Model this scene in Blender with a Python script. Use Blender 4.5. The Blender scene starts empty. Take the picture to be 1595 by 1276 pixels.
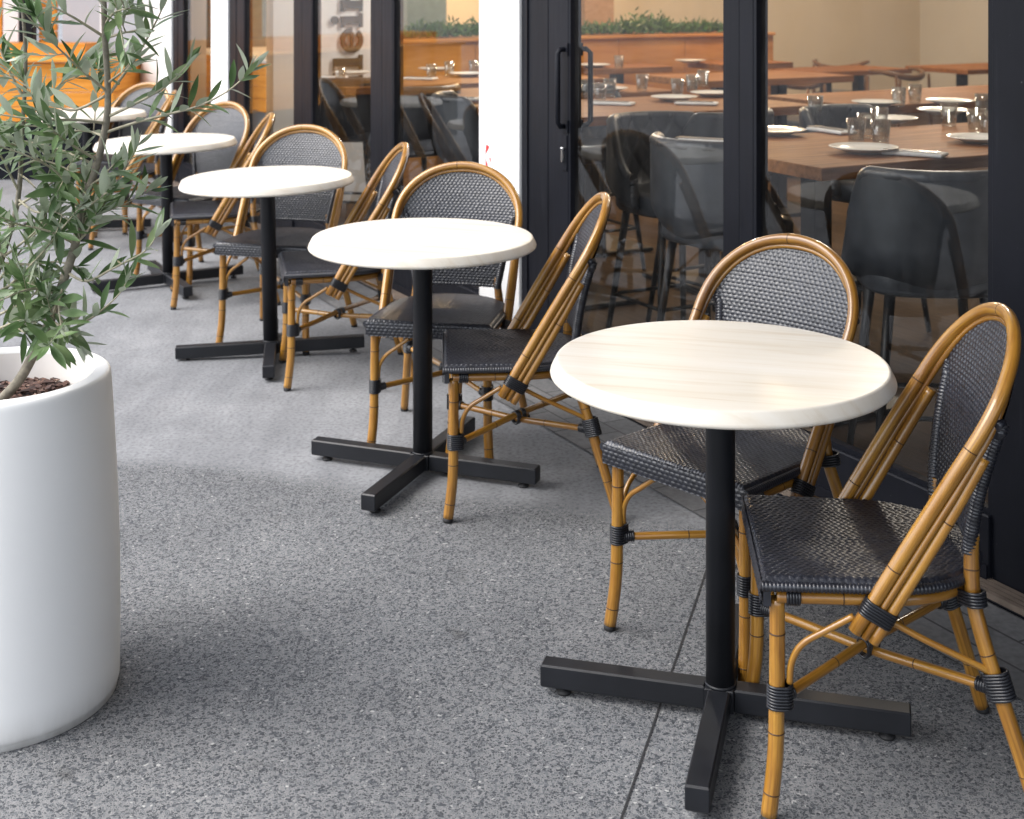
import bpy, math, random
from mathutils import Vector, Matrix
random.seed(11)
S = bpy.context.scene
COL = S.collection
PI = math.pi
# ------------------------------------------------------------------ camera constants
F, HC, YH, CX = 2122.0, 1.517, -19.5, 797.5
def at(px, py, Y):
    return Vector(((px-CX)/F*Y, Y, HC-(py-YH)*Y/F))
def onz(px, py, z):
    Y = F*(HC-z)/(py-YH)
    return Vector(((px-CX)/F*Y, Y, z))
# facade frame: s runs along the shop front, n into the building
P0 = Vector((1.204, 3.508, 0)); D = Vector((-.475, .88, 0)); N = Vector((.88, .475, 0))
def fac(s, n, z=0):
    return P0 + D*s + N*n + Vector((0, 0, z))
FROT = math.atan2(N.y, N.x)          # local x -> N, local y -> D
# ------------------------------------------------------------------ mesh builder
class MB:
    def __init__(self):
        self.v = []; self.f = []; self.m = []; self.sm = []; self.uv = []; self.mats = []
    def mi(self, mat):
        if mat not in self.mats: self.mats.append(mat)
        return self.mats.index(mat)
    def face(self, idx, mi=0, smooth=False, uv=None):
        self.f.append(idx); self.m.append(mi); self.sm.append(smooth)
        self.uv.append(uv if uv else [(0, 0)]*len(idx))
    def box(self, c, size, mat, rot=None, bevel=0.0):
        mi = self.mi(mat); c = Vector(c)
        hx, hy, hz = [s/2 for s in size]
        R = rot if rot is not None else Matrix.Identity(3)
        b = min(bevel, hx*.9, hy*.9, hz*.9)
        if b <= 0:
            base = len(self.v)
            for z in (-hz, hz):
                for x, y in ((-hx,-hy),(hx,-hy),(hx,hy),(-hx,hy)):
                    self.v.append(c + R @ Vector((x, y, z)))
            P = [(-hx,-hy),(hx,-hy),(hx,hy),(-hx,hy)]
            for q in ((3,2,1,0),(4,5,6,7),(0,1,5,4),(1,2,6,5),(2,3,7,6),(3,0,4,7)):
                uv = []
                for k in q:
                    x, y = P[k % 4]; z = -hz if k < 4 else hz
                    if q in ((3,2,1,0),(4,5,6,7)): uv.append((x, y))
                    elif q in ((0,1,5,4),(2,3,7,6)): uv.append((x, z))
                    else: uv.append((y, z))
                self.face([base+k for k in q], mi, False, uv)
            return
        # chamfered box: stacked rounded rings
        rings = []
        for z, ins in ((-hz, b), (-hz+b, 0), (hz-b, 0), (hz, b)):
            ring = []
            for x, y in ((-hx+ins+b*.0, -hy+ins), (hx-ins, -hy+ins), (hx-ins, hy-ins), (-hx+ins, hy-ins)):
                sx = 1 if x > 0 else -1; sy = 1 if y > 0 else -1
                ring.append((x, y-sy*b*.6 if ins == 0 else y, z)); ring.append((x-sx*b*.6 if ins == 0 else x, y, z))
            # order corners ccw
            ring = [ring[0], ring[1], ring[3], ring[2], ring[4], ring[5], ring[7], ring[6]]
            base = len(self.v)
            for p in ring: self.v.append(c + R @ Vector(p))
            rings.append((base, ring))
        for (a, ra), (d, rb) in zip(rings, rings[1:]):
            for k in range(8):
                k2 = (k+1) % 8
                uv = [(ra[k][0]+ra[k][1], ra[k][2]), (ra[k2][0]+ra[k2][1], ra[k2][2]), (rb[k2][0]+rb[k2][1], rb[k2][2]), (rb[k][0]+rb[k][1], rb[k][2])]
                self.face([a+k, a+k2, d+k2, d+k], mi, False, uv)
        self.face([rings[-1][0]+k for k in range(8)], mi, False, [(p[0], p[1]) for p in rings[-1][1]])
        self.face([rings[0][0]+7-k for k in range(8)], mi, False, [(rings[0][1][7-k][0], rings[0][1][7-k][1]) for k in range(8)])
    def tube(self, pts, r, mat, seg=12, closed=False, cap=True, start_up=None):
        mi = self.mi(mat)
        pts = [Vector(p) for p in pts]; n = len(pts)
        rad = r if isinstance(r, (list, tuple)) else [r]*n
        tang = []
        for i in range(n):
            a = pts[i-1] if (i > 0 or closed) else pts[i]
            b = pts[(i+1) % n] if (i < n-1 or closed) else pts[i]
            t = (b-a)
            tang.append(t.normalized() if t.length > 1e-9 else Vector((0,0,1)))
        up = start_up or (Vector((0,0,1)) if abs(tang[0].z) < .9 else Vector((1,0,0)))
        x = (up - tang[0]*up.dot(tang[0])).normalized()
        base = len(self.v); L = 0; Ls = []
        for i in range(n):
            if i:
                L += (pts[i]-pts[i-1]).length
                x = (x - tang[i]*x.dot(tang[i])).normalized()
            Ls.append(L)
            y = tang[i].cross(x)
            for k in range(seg):
                a = 2*PI*k/seg
                self.v.append(pts[i] + (x*math.cos(a)+y*math.sin(a))*rad[i])
        m = n if closed else n-1
        for i in range(m):
            j = (i+1) % n
            for k in range(seg):
                k2 = (k+1) % seg
                la, lb = Ls[i], (Ls[j] if j else L+.01)
                self.face([base+i*seg+k, base+i*seg+k2, base+j*seg+k2, base+j*seg+k], mi, True,
                          [(k/seg, la), ((k+1)/seg, la), ((k+1)/seg, lb), (k/seg, lb)])
        if cap and not closed:
            self.face([base+seg-1-k for k in range(seg)], mi, False)
            self.face([base+(n-1)*seg+k for k in range(seg)], mi, False)
    def lathe(self, prof, mat, seg=48, c=(0,0,0), smooth=True, cap=True):
        mi = self.mi(mat); c = Vector(c); base = len(self.v); n = len(prof)
        for r, z in prof:
            for k in range(seg):
                a = 2*PI*k/seg
                self.v.append(c + Vector((r*math.cos(a), r*math.sin(a), z)))
        for i in range(n-1):
            for k in range(seg):
                k2 = (k+1) % seg
                self.face([base+i*seg+k, base+i*seg+k2, base+(i+1)*seg+k2, base+(i+1)*seg+k], mi, smooth,
                          [(prof[i][0]*math.cos(2*PI*q/seg), prof[i][0]*math.sin(2*PI*q/seg)+prof[i][1]) if False else (q/seg, prof[i][1]) for q in (k, k+1, k+1, k)])
        if cap and prof[0][0] > 1e-6: self.face([base+seg-1-k for k in range(seg)], mi, False)
        if cap and prof[-1][0] > 1e-6: self.face([base+(n-1)*seg+k for k in range(seg)], mi, False)
    def grid(self, rows, mat, uvs=None, smooth=True, flip=False, wrap=False):
        mi = self.mi(mat); base = len(self.v); nr = len(rows); nc = len(rows[0])
        for r in rows: self.v.extend(Vector(p) for p in r)
        for i in range(nr-1):
            for k in range(nc if wrap else nc-1):
                k2 = (k+1) % nc
                q = [base+i*nc+k, base+i*nc+k2, base+(i+1)*nc+k2, base+(i+1)*nc+k]
                uv = [uvs[i][k], uvs[i][k2], uvs[i+1][k2], uvs[i+1][k]] if uvs else None
                if flip: q = q[::-1]; uv = uv[::-1] if uv else None
                self.face(q, mi, smooth, uv)
    def build(self, name, parent=None, loc=None, rotz=0):
        me = bpy.data.meshes.new(name)
        me.from_pydata([tuple(p) for p in self.v], [], self.f)
        for m in self.mats: me.materials.append(m)
        me.polygons.foreach_set('material_index', self.m)
        me.polygons.foreach_set('use_smooth', self.sm)
        ul = me.uv_layers.new(name='UVMap')
        flat = []
        for u in self.uv:
            for p in u: flat.extend(p)
        ul.data.foreach_set('uv', flat)
        me.update()
        o = bpy.data.objects.new(name, me); COL.objects.link(o)
        if parent: o.parent = parent
        if loc is not None: o.location = loc
        if rotz: o.rotation_euler = (0, 0, rotz)
        return o
def rotz3(a): return Matrix.Rotation(a, 3, 'Z')
def spline(pts, n=8):
    P = [Vector(p) for p in pts]; out = []
    for i in range(len(P)-1):
        p0 = P[max(i-1,0)]; p1 = P[i]; p2 = P[i+1]; p3 = P[min(i+2,len(P)-1)]
        for k in range(n):
            t = k/n
            out.append(.5*((2*p1)+(p2-p0)*t+(2*p0-5*p1+4*p2-p3)*t*t+(3*p1-p0-3*p2+p3)*t**3))
    out.append(P[-1]); return out
def empty(name, loc, rz=0):
    o = bpy.data.objects.new(name, None); COL.objects.link(o)
    o.location = loc; o.rotation_euler = (0, 0, rz); o.empty_display_size = .05
    return o
def tag(o, label, cat, group=None):
    o['label'] = label; o['category'] = cat
    if group: o['group'] = group
    return o
def struct(o): o['kind'] = 'structure'; return o
def dup(root, loc, rz, label, group=None):
    r = root.copy(); COL.objects.link(r); r.location = loc; r.rotation_euler = (0, 0, rz)
    r['label'] = label
    if group: r['group'] = group
    for ch in list(root.children):
        c = ch.copy(); COL.objects.link(c); c.parent = r
        for g in ch.children:
            e = g.copy(); COL.objects.link(e); e.parent = c
    return r
# ------------------------------------------------------------------ materials
def mat_base(name):
    m = bpy.data.materials.new(name); m.use_nodes = True
    nt = m.node_tree; nt.nodes.clear()
    out = nt.nodes.new('ShaderNodeOutputMaterial'); b = nt.nodes.new('ShaderNodeBsdfPrincipled')
    nt.links.new(b.outputs[0], out.inputs[0])
    return m, nt, b, out
def nd(nt, t, **kw):
    n = nt.nodes.new(t)
    for k, v in kw.items(): setattr(n, k, v)
    return n
def ramp(nt, fac, stops):
    r = nt.nodes.new('ShaderNodeValToRGB'); e = r.color_ramp.elements
    while len(e) < len(stops): e.new(.5)
    for i, (p, c) in enumerate(stops):
        e[i].position = p; e[i].color = (*c, 1)
    nt.links.new(fac, r.inputs[0]); return r.outputs[0]
def noise(nt, vec, scale, detail=4, rough=.55):
    n = nt.nodes.new('ShaderNodeTexNoise'); n.inputs['Scale'].default_value = scale
    n.inputs['Detail'].default_value = detail; n.inputs['Roughness'].default_value = rough
    if vec is not None: nt.links.new(vec, n.inputs['Vector'])
    return n.outputs['Fac']
def coords(nt, kind='Object', scale=None):
    tc = nt.nodes.new('ShaderNodeTexCoord'); o = tc.outputs[kind]
    if scale:
        mp = nt.nodes.new('ShaderNodeMapping'); mp.inputs['Scale'].default_value = scale
        nt.links.new(o, mp.inputs[0]); o = mp.outputs[0]
    return o
def bump(nt, b, h, strength=.3, dist=.002):
    bn = nt.nodes.new('ShaderNodeBump'); bn.inputs['Strength'].default_value = strength
    bn.inputs['Distance'].default_value = dist
    nt.links.new(h, bn.inputs['Height']); nt.links.new(bn.outputs[0], b.inputs['Normal'])
def math_n(nt, op, a, b=None, c=None, clamp=False):
    n = nt.nodes.new('ShaderNodeMath'); n.operation = op; n.use_clamp = clamp
    for i, x in enumerate((a, b, c)):
        if x is None: continue
        if isinstance(x, (int, float)): n.inputs[i].default_value = x
        else: nt.links.new(x, n.inputs[i])
    return n.outputs[0]
def mixc(nt, fac, a, b, mode='MIX'):
    n = nt.nodes.new('ShaderNodeMix'); n.data_type = 'RGBA'; n.blend_type = mode
    for i, x in ((0, fac), (6, a), (7, b)):
        if isinstance(x, (int, float)): n.inputs[i].default_value = x
        elif isinstance(x, tuple): n.inputs[i].default_value = (*x, 1)
        else: nt.links.new(x, n.inputs[i])
    return n.outputs[2]
def simple(name, col, rough=.5, var=.12, scale=14, metal=0, coat=0, spec=.5, bmp=0, bscale=120, kind='Object', vscale=None):
    m, nt, b, o = mat_base(name)
    f = noise(nt, coords(nt, kind, vscale), scale)
    lo = tuple(max(0, c*(1-var)) for c in col); hi = tuple(min(1, c*(1+var)) for c in col)
    nt.links.new(ramp(nt, f, [(.3, lo), (.7, hi)]), b.inputs['Base Color'])
    b.inputs['Roughness'].default_value = rough; b.inputs['Metallic'].default_value = metal
    b.inputs['Coat Weight'].default_value = coat; b.inputs['Coat Roughness'].default_value = .15
    b.inputs['Specular IOR Level'].default_value = spec
    if bmp: bump(nt, b, noise(nt, coords(nt), bscale, 3), bmp, .002)
    return m
# bamboo cane
def mk_bamboo():
    m, nt, b, o = mat_base('bamboo_cane')
    uv = coords(nt, 'UV', (16, 3.5, 1)); f = noise(nt, uv, 1.0, 5, .6)
    uv2 = coords(nt, 'UV', (2, 7, 1)); g = noise(nt, uv2, 1.0, 3)
    c1 = ramp(nt, f, [(.28, (.175,.078,.012)), (.5, (.375,.188,.027)), (.75, (.47,.258,.050))])
    c2 = ramp(nt, g, [(.3, (.62,.50,.38)), (.65, (1,1,1))])
    oi = nt.nodes.new('ShaderNodeObjectInfo')
    c = mixc(nt, 1.0, c1, c2, 'MULTIPLY')
    c = mixc(nt, 1.0, c, ramp(nt, oi.outputs['Random'], [(0, (.80,.76,.70)), (.5, (1,1,1)), (1, (1.12,1.13,1.1))]), 'MULTIPLY')
    nt.links.new(c, b.inputs['Base Color'])
    b.inputs['Roughness'].default_value = .32; b.inputs['Coat Weight'].default_value = .7; b.inputs['Coat Roughness'].default_value = .1
    bump(nt, b, f, .15, .001)
    return m
BAMBOO = mk_bamboo()
NODE = simple('cane_joint', (.05,.022,.008), .5)
CUTEND = simple('cane_end', (.42,.24,.08), .6)
WEAVE = simple('black_wicker', (.0130,.0145,.0215), .33, .35, 40, spec=.78)
BIND = simple('black_binding', (.012,.013,.017), .3, .2, 40, spec=.6)
RUBBER = simple('black_rubber', (.012,.012,.013), .7)
BLKMETAL = simple('black_powder_coat', (.010,.011,.014), .42, .25, 8, spec=.35, bmp=.12, bscale=400)
def mk_frame():
    m, nt, b, o = mat_base('black_frame_paint')
    f = noise(nt, coords(nt), 3, 4); sp = noise(nt, coords(nt), 95, 2, .8); st = noise(nt, coords(nt, 'Object', (1, 1, .06)), 38, 4, .7)
    c = ramp(nt, f, [(.3, (.0045,.0052,.008)), (.7, (.0085,.0095,.0145))])
    c = mixc(nt, 1, c, ramp(nt, sp, [(.755, (0,0,0)), (.80, (.12,.12,.125))]), 'ADD')
    c = mixc(nt, 1, c, ramp(nt, st, [(.60, (0,0,0)), (.80, (.012,.0125,.014))]), 'ADD')
    nt.links.new(c, b.inputs['Base Color']); b.inputs['Specular IOR Level'].default_value = .16
    nt.links.new(ramp(nt, st, [(.3, (.36,.36,.36)), (.7, (.56,.56,.56))]), b.inputs['Roughness'])
    return m
FRAME = mk_frame()
STEEL = simple('steel', (.55,.55,.56), .25, metal=1)
def mk_top():
    m, nt, b, o = mat_base('cream_laminate')
    f = noise(nt, coords(nt, 'Object', (2.2, 34, 10)), 1.3, 6, .62)
    g = noise(nt, coords(nt, 'Object', (1.2, 7, 3)), 1.1, 3)
    c = ramp(nt, f, [(.30, (.60,.54,.45)), (.45, (.67,.635,.57)), (.72, (.70,.68,.635))])
    c2 = ramp(nt, g, [(.32, (.93,.91,.87)), (.6, (1,1,1))])
    nt.links.new(mixc(nt, 1, c, c2, 'MULTIPLY'), b.inputs['Base Color'])
    b.inputs['Roughness'].default_value = .38
    bump(nt, b, f, .05, .001)
    return m
TOP = mk_top()
def mk_ground():
    m, nt, b, o = mat_base('pavement_concrete')
    pos = coords(nt, 'Object')
    vor = nd(nt, 'ShaderNodeTexVoronoi', feature='F1'); vor.inputs['Scale'].default_value = 180
    wn = nt.nodes.new('ShaderNodeTexNoise'); wn.inputs['Scale'].default_value = 60
    nt.links.new(pos, wn.inputs['Vector'])
    addv = nd(nt, 'ShaderNodeMixRGB'); addv.inputs[0].default_value = .011
    nt.links.new(pos, addv.inputs[1]); nt.links.new(wn.outputs['Color'], addv.inputs[2])
    nt.links.new(addv.outputs[0], vor.inputs['Vector'])
    sep = nd(nt, 'ShaderNodeSeparateColor'); nt.links.new(vor.outputs['Color'], sep.inputs[0])
    chip = ramp(nt, sep.outputs[0], [(.0, (.028,.032,.039)), (.5, (.052,.058,.068)), (.80, (.11,.117,.128)), (.975, (.15,.155,.16)), (.9993, (.38,.38,.37))])
    vor2 = nd(nt, 'ShaderNodeTexVoronoi', feature='DISTANCE_TO_EDGE'); vor2.inputs['Scale'].default_value = 180
    nt.links.new(addv.outputs[0], vor2.inputs['Vector'])
    thr = math_n(nt, 'MULTIPLY_ADD', sep.outputs[1], .36, -.07)
    mat = math_n(nt, 'MULTIPLY_ADD', math_n(nt, 'SUBTRACT', vor2.outputs['Distance'], thr), 14.0, .5, clamp=True)
    cem = ramp(nt, noise(nt, pos, 240, 2), [(.3, (.14,.143,.15)), (.7, (.225,.228,.232))])
    agg = mixc(nt, mat, cem, chip)
    big = noise(nt, pos, 1.1, 5, .6)
    blot = ramp(nt, big, [(.28, (.72,.72,.73)), (.68, (1.18,1.18,1.17))])
    agg = mixc(nt, 1, agg, blot, 'MULTIPLY')
    # trowelled smooth strip on the far side of a wavering edge
    f1 = noise(nt, pos, 2.3, 6, .65); f2 = noise(nt, pos, 75, 3); f3 = noise(nt, coords(nt, 'Object', (6, 1.2, 1)), 1.6, 5, .65)
    sm = ramp(nt, f1, [(.28, (.150,.155,.165)), (.55, (.198,.204,.215)), (.75, (.245,.25,.26))])
    sm = mixc(nt, 1, sm, ramp(nt, f2, [(.32, (.62,.62,.63)), (.5, (.98,.98,.98)), (.7, (1.1,1.1,1.1))]), 'MULTIPLY')
    sm = mixc(nt, 1, sm, ramp(nt, f3, [(.3, (.82,.82,.83)), (.6, (1.03,1.03,1.03))]), 'MULTIPLY')
    sp = nd(nt, 'ShaderNodeSeparateXYZ'); nt.links.new(pos, sp.inputs[0])
    t = math_n(nt, 'ADD', math_n(nt, 'MULTIPLY', sp.outputs[0], .296), math_n(nt, 'MULTIPLY', sp.outputs[1], .955))
    wob = math_n(nt, 'MULTIPLY', math_n(nt, 'SUBTRACT', noise(nt, pos, 3.0, 4), .5), .16)
    t = math_n(nt, 'ADD', math_n(nt, 'SUBTRACT', t, 3.822), wob)
    t = math_n(nt, 'ADD', t, math_n(nt, 'MULTIPLY', math_n(nt, 'SUBTRACT', noise(nt, pos, 55, 3), .5), .22))
    mask = math_n(nt, 'MULTIPLY_ADD', t, 9.0, .5, clamp=True)
    col = mixc(nt, mask, agg, sm)
    # stains
    st = noise(nt, pos, 5.5, 3, .7)
    col = mixc(nt, 1, col, ramp(nt, st, [(.24, (.62,.61,.6)), (.36, (1,1,1))]), 'MULTIPLY')
    nt.links.new(col, b.inputs['Base Color'])
    b.inputs['Roughness'].default_value = .8
    h = math_n(nt, 'MULTIPLY', mat, math_n(nt, 'SUBTRACT', 1.0, math_n(nt, 'MULTIPLY', mask, .8)))
    bump(nt, b, h, .5, .002)
    return m
GROUND = mk_ground()
def mk_paver():
    m, nt, b, o = mat_base('grey_pavers')
    br = nd(nt, 'ShaderNodeTexBrick'); br.inputs['Scale'].default_value = 1
    br.inputs['Brick Width'].default_value = .2; br.inputs['Row Height'].default_value = .1
    br.inputs['Mortar Size'].default_value = .004; br.inputs['Mortar Smooth'].default_value = .3
    br.inputs['Color1'].default_value = (.105,.107,.112,1); br.inputs['Color2'].default_value = (.16,.16,.163,1); br.inputs['Mortar'].default_value = (.045,.045,.047,1)
    nt.links.new(coords(nt, 'UV'), br.inputs['Vector'])
    f = noise(nt, coords(nt), 60, 4); g = noise(nt, coords(nt), 4, 4)
    c = mixc(nt, 1, br.outputs['Color'], ramp(nt, f, [(.3, (.75,.75,.75)), (.7, (1.12,1.12,1.12))]), 'MULTIPLY')
    c = mixc(nt, 1, c, ramp(nt, g, [(.3, (.8,.79,.78)), (.7, (1.1,1.1,1.1))]), 'MULTIPLY')
    nt.links.new(c, b.inputs['Base Color']); b.inputs['Roughness'].default_value = .82
    bump(nt, b, br.outputs['Fac'], -.5, .003)
    return m
PAVER = mk_paver()
def grimy(name, col, z0, rough=.5):
    m, nt, b, o = mat_base(name)
    tc = coords(nt); sp = nd(nt, 'ShaderNodeSeparateXYZ'); nt.links.new(tc, sp.inputs[0])
    f = noise(nt, coords(nt, 'Object', (1, 1, .25)), 9, 5, .65); g_ = noise(nt, tc, 2.2, 4)
    d = math_n(nt, 'SUBTRACT', 1.0, math_n(nt, 'MULTIPLY', sp.outputs[2], 1/z0), clamp=True)
    d = math_n(nt, 'MULTIPLY', math_n(nt, 'MULTIPLY', d, d), math_n(nt, 'MULTIPLY_ADD', f, 1.6, -.25, clamp=True))
    base = ramp(nt, g_, [(.3, tuple(c*.955 for c in col)), (.7, col)])
    base = mixc(nt, 1, base, ramp(nt, f, [(.22, (.90,.89,.87)), (.36, (1,1,1))]), 'MULTIPLY')
    nt.links.new(mixc(nt, d, base, (.30,.28,.25)), b.inputs['Base Color'])
    b.inputs['Roughness'].default_value = rough
    bump(nt, b, noise(nt, tc, 220, 3), .06, .002)
    return m
PLANTER = grimy('white_fibre_planter', (.86,.86,.85), .09)
def mk_inner():
    return simple('planter_inside', (.72,.69,.66), .7, .08, 6)
PINNER = mk_inner()
def mk_soil():
    m, nt, b, o = mat_base('bark_mulch')
    v = nd(nt, 'ShaderNodeTexVoronoi'); v.inputs['Scale'].default_value = 75
    nt.links.new(coords(nt, 'Object', (1, 2.2, 1)), v.inputs['Vector'])
    s = nd(nt, 'ShaderNodeSeparateColor'); nt.links.new(v.outputs['Color'], s.inputs[0])
    nt.links.new(ramp(nt, s.outputs[0], [(0, (.018,.010,.009)), (.5, (.07,.035,.028)), (.85, (.14,.075,.055)), (1, (.34,.24,.19))]), b.inputs['Base Color'])
    b.inputs['Roughness'].default_value = .85; bump(nt, b, s.outputs[0], .9, .006)
    return m
SOIL = mk_soil()
BARK = simple('olive_bark', (.20,.18,.14), .8, .35, 60, bmp=.4, bscale=180)
TWIG = simple('olive_twig', (.36,.33,.24), .7, .25, 50)
def mk_leaf():
    m, nt, b, o = mat_base('olive_leaf')
    g = nt.nodes.new('ShaderNodeNewGeometry'); 
    f = noise(nt, coords(nt), 9, 2)
    top = ramp(nt, f, [(.26, (.030,.070,.022)), (.48, (.095,.165,.060)), (.74, (.25,.33,.16))])
    bot = ramp(nt, f, [(.3, (.29,.35,.24)), (.7, (.48,.53,.42))])
    c = mixc(nt, g.outputs['Backfacing'], top, bot)
    nt.links.new(c, b.inputs['Base Color'])
    b.inputs['Roughness'].default_value = .36; b.inputs['Specular IOR Level'].default_value = .5
    tr = nt.nodes.new('ShaderNodeBsdfTranslucent'); nt.links.new(c, tr.inputs['Color'])
    mx = nt.nodes.new('ShaderNodeMixShader'); mx.inputs[0].default_value = .22
    nt.links.new(b.outputs[0], mx.inputs[1]); nt.links.new(tr.outputs[0], mx.inputs[2]); nt.links.new(mx.outputs[0], o.inputs[0])
    return m
LEAF = mk_leaf()
def mk_glass():
    m = bpy.data.materials.new('window_glass'); m.use_nodes = True; nt = m.node_tree; nt.nodes.clear()
    out = nt.nodes.new('ShaderNodeOutputMaterial')
    t = nt.nodes.new('ShaderNodeBsdfTransparent'); t.inputs[0].default_value = (.88,.90,.90,1)
    g = nt.nodes.new('ShaderNodeBsdfGlossy'); g.inputs['Roughness'].default_value = .004; g.inputs[0].default_value = (.95,.97,1,1)
    fr = nt.nodes.new('ShaderNodeFresnel'); fr.inputs[0].default_value = 1.46
    mx = nt.nodes.new('ShaderNodeMixShader')
    nt.links.new(fr.outputs[0], mx.inputs[0]); nt.links.new(t.outputs[0], mx.inputs[1]); nt.links.new(g.outputs[0], mx.inputs[2])
    df = nt.nodes.new('ShaderNodeBsdfDiffuse'); df.inputs[0].default_value = (.8,.8,.8,1)
    sm = noise(nt, coords(nt, 'Object', (1, 1, .35)), 5, 6, .7); hz = math_n(nt, 'MULTIPLY', math_n(nt, 'SUBTRACT', sm, .38, clamp=True), .06)
    m2 = nt.nodes.new('ShaderNodeMixShader'); nt.links.new(hz, m2.inputs[0]); nt.links.new(mx.outputs[0], m2.inputs[1]); nt.links.new(df.outputs[0], m2.inputs[2]); nt.links.new(m2.outputs[0], out.inputs[0])
    return m
GLASS = mk_glass()
WHITEWALL = grimy('white_render', (.84,.84,.84), .22, .7)
CREAM = simple('cream_plaster', (.68,.585,.45), .8, .04, 1.2)
def wood(name, lo, mid, hi, sc=(3, 40, 40), rough=.35, coat=.2):
    m, nt, b, o = mat_base(name)
    f = noise(nt, coords(nt, 'Object', sc), 1.0, 6, .6)
    nt.links.new(ramp(nt, f, [(.3, lo), (.5, mid), (.72, hi)]), b.inputs['Base Color'])
    b.inputs['Roughness'].default_value = rough; b.inputs['Coat Weight'].default_value = coat; b.inputs['Coat Roughness'].default_value = .25
    b.inputs['Specular IOR Level'].default_value = .07
    return m
TABWOOD = wood('dark_table_wood', (.15,.056,.016), (.26,.108,.034), (.34,.15,.052), rough=.55, coat=0)
ORANGE = wood('orange_stained_boards', (.60,.215,.03), (.74,.30,.05), (.80,.36,.075), (1.2, 1.2, 30), .5, .1)
PARTWOOD = wood('honey_panel_wood', (.36,.15,.035), (.45,.20,.055), (.52,.25,.075), (2, 2, 14), .5, .1)
CHAIRWOOD = wood('walnut_chair_wood', (.09,.045,.02), (.15,.075,.032), (.2,.11,.05))
def mk_woodfloor():
    m, nt, b, o = mat_base('timber_floor')
    br = nd(nt, 'ShaderNodeTexBrick'); br.inputs['Scale'].default_value = 1; br.inputs['Brick Width'].default_value = 1.4; br.inputs['Row Height'].default_value = .14; br.inputs['Mortar Size'].default_value = .002
    br.inputs['Color1'].default_value = (.075,.045,.028,1); br.inputs['Color2'].default_value = (.11,.068,.042,1); br.inputs['Mortar'].default_value = (.05,.03,.02,1)
    nt.links.new(coords(nt, 'UV'), br.inputs['Vector'])
    f = noise(nt, coords(nt, 'UV', (3, 40, 1)), 1, 5)
    nt.links.new(mixc(nt, 1, br.outputs['Color'], ramp(nt, f, [(.3, (.7,.7,.7)), (.7, (1.1,1.1,1.1))]), 'MULTIPLY'), b.inputs['Base Color'])
    b.inputs['Roughness'].default_value = .65; b.inputs['Specular IOR Level'].default_value = .08
    return m
WOODFLOOR = mk_woodfloor()
LEATHER = simple('charcoal_leather', (.042,.046,.054), .36, .25, 10, bmp=.12, bscale=220)
CERAMIC = simple('white_ceramic', (.78,.77,.74), .2, .02, 4)
LINEN = simple('white_linen', (.75,.75,.75), .8, .06, 30)
def mk_tumbler():
    m = bpy.data.materials.new('tumbler_glass'); m.use_nodes = True; nt = m.node_tree; nt.nodes.clear()
    out = nt.nodes.new('ShaderNodeOutputMaterial')
    t = nt.nodes.new('ShaderNodeBsdfTransparent'); t.inputs[0].default_value = (.90,.92,.92,1)
    g = nt.nodes.new('ShaderNodeBsdfGlossy'); g.inputs['Roughness'].default_value = .03
    lw = nt.nodes.new('ShaderNodeLayerWeight'); lw.inputs[0].default_value = .35
    mx = nt.nodes.new('ShaderNodeMixShader')
    nt.links.new(lw.outputs['Facing'], mx.inputs[0]); nt.links.new(t.outputs[0], mx.inputs[1]); nt.links.new(g.outputs[0], mx.inputs[2]); nt.links.new(mx.outputs[0], out.inputs[0])
    return m
TUMBLER = mk_tumbler()
HEDGE = simple('hedge_leaf', (.045,.10,.02), .5, .6, 25)
GREEN = simple('green_letter_paint', (.018,.028,.026), .6, .2, 10, spec=.15)
GREYPANEL = simple('grey_panel_paint', (.50,.51,.54), .55, .05, 3)
RED = simple('red_sticker', (.55,.03,.03), .5)
GRATE = simple('bronze_threshold', (.16,.125,.10), .5, .25, 20)
def mk_emit(name, col, s):
    m = bpy.data.materials.new(name); m.use_nodes = True; nt = m.node_tree; nt.nodes.clear()
    out = nt.nodes.new('ShaderNodeOutputMaterial'); e = nt.nodes.new('ShaderNodeEmission'); e.inputs[0].default_value = (*col, 1); e.inputs[1].default_value = s
    nt.links.new(e.outputs[0], out.inputs[0]); return m
BULB = mk_emit('warm_bulb', (1, .8, .55), 25)
# ------------------------------------------------------------------ camera, light, world
cam = bpy.data.cameras.new('camera'); camo = bpy.data.objects.new('camera', cam); COL.objects.link(camo)
camo.location = (0, 0, HC); camo.rotation_euler = (PI/2, 0, 0)
cam.sensor_width = 36; cam.lens = F/1595*36; cam.shift_y = -(638-YH)/1595; cam.clip_end = 3000; cam.clip_start = .05
cam.dof.use_dof = True; cam.dof.focus_distance = 3.0; cam.dof.aperture_fstop = 6.3
S.camera = camo
W = bpy.data.worlds.new('World'); S.world = W; W.use_nodes = True
wn = W.node_tree; wn.nodes.clear()
wo = wn.nodes.new('ShaderNodeOutputWorld'); bg = wn.nodes.new('ShaderNodeBackground'); sky = wn.nodes.new('ShaderNodeTexSky')
SUN_EL, SUN_AZ = 53, -106          # azimuth measured from +Y towards +X
sky.sky_type = 'NISHITA'; sky.sun_disc = False; sky.sun_elevation = math.radians(SUN_EL); sky.sun_rotation = math.radians(SUN_AZ)
sky.air_density = 1.0; sky.dust_density = 3.0; sky.ozone_density = 1.0
bg.inputs[1].default_value = .15
hs = wn.nodes.new('ShaderNodeHueSaturation'); hs.inputs['Saturation'].default_value = .42; hs.inputs['Value'].default_value = 3.0; wn.links.new(sky.outputs[0], hs.inputs['Color']); wn.links.new(hs.outputs[0], bg.inputs[0]); wn.links.new(bg.outputs[0], wo.inputs[0])
sl = bpy.data.lights.new('sun', 'SUN'); slo = bpy.data.objects.new('sun', sl); COL.objects.link(slo)
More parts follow.
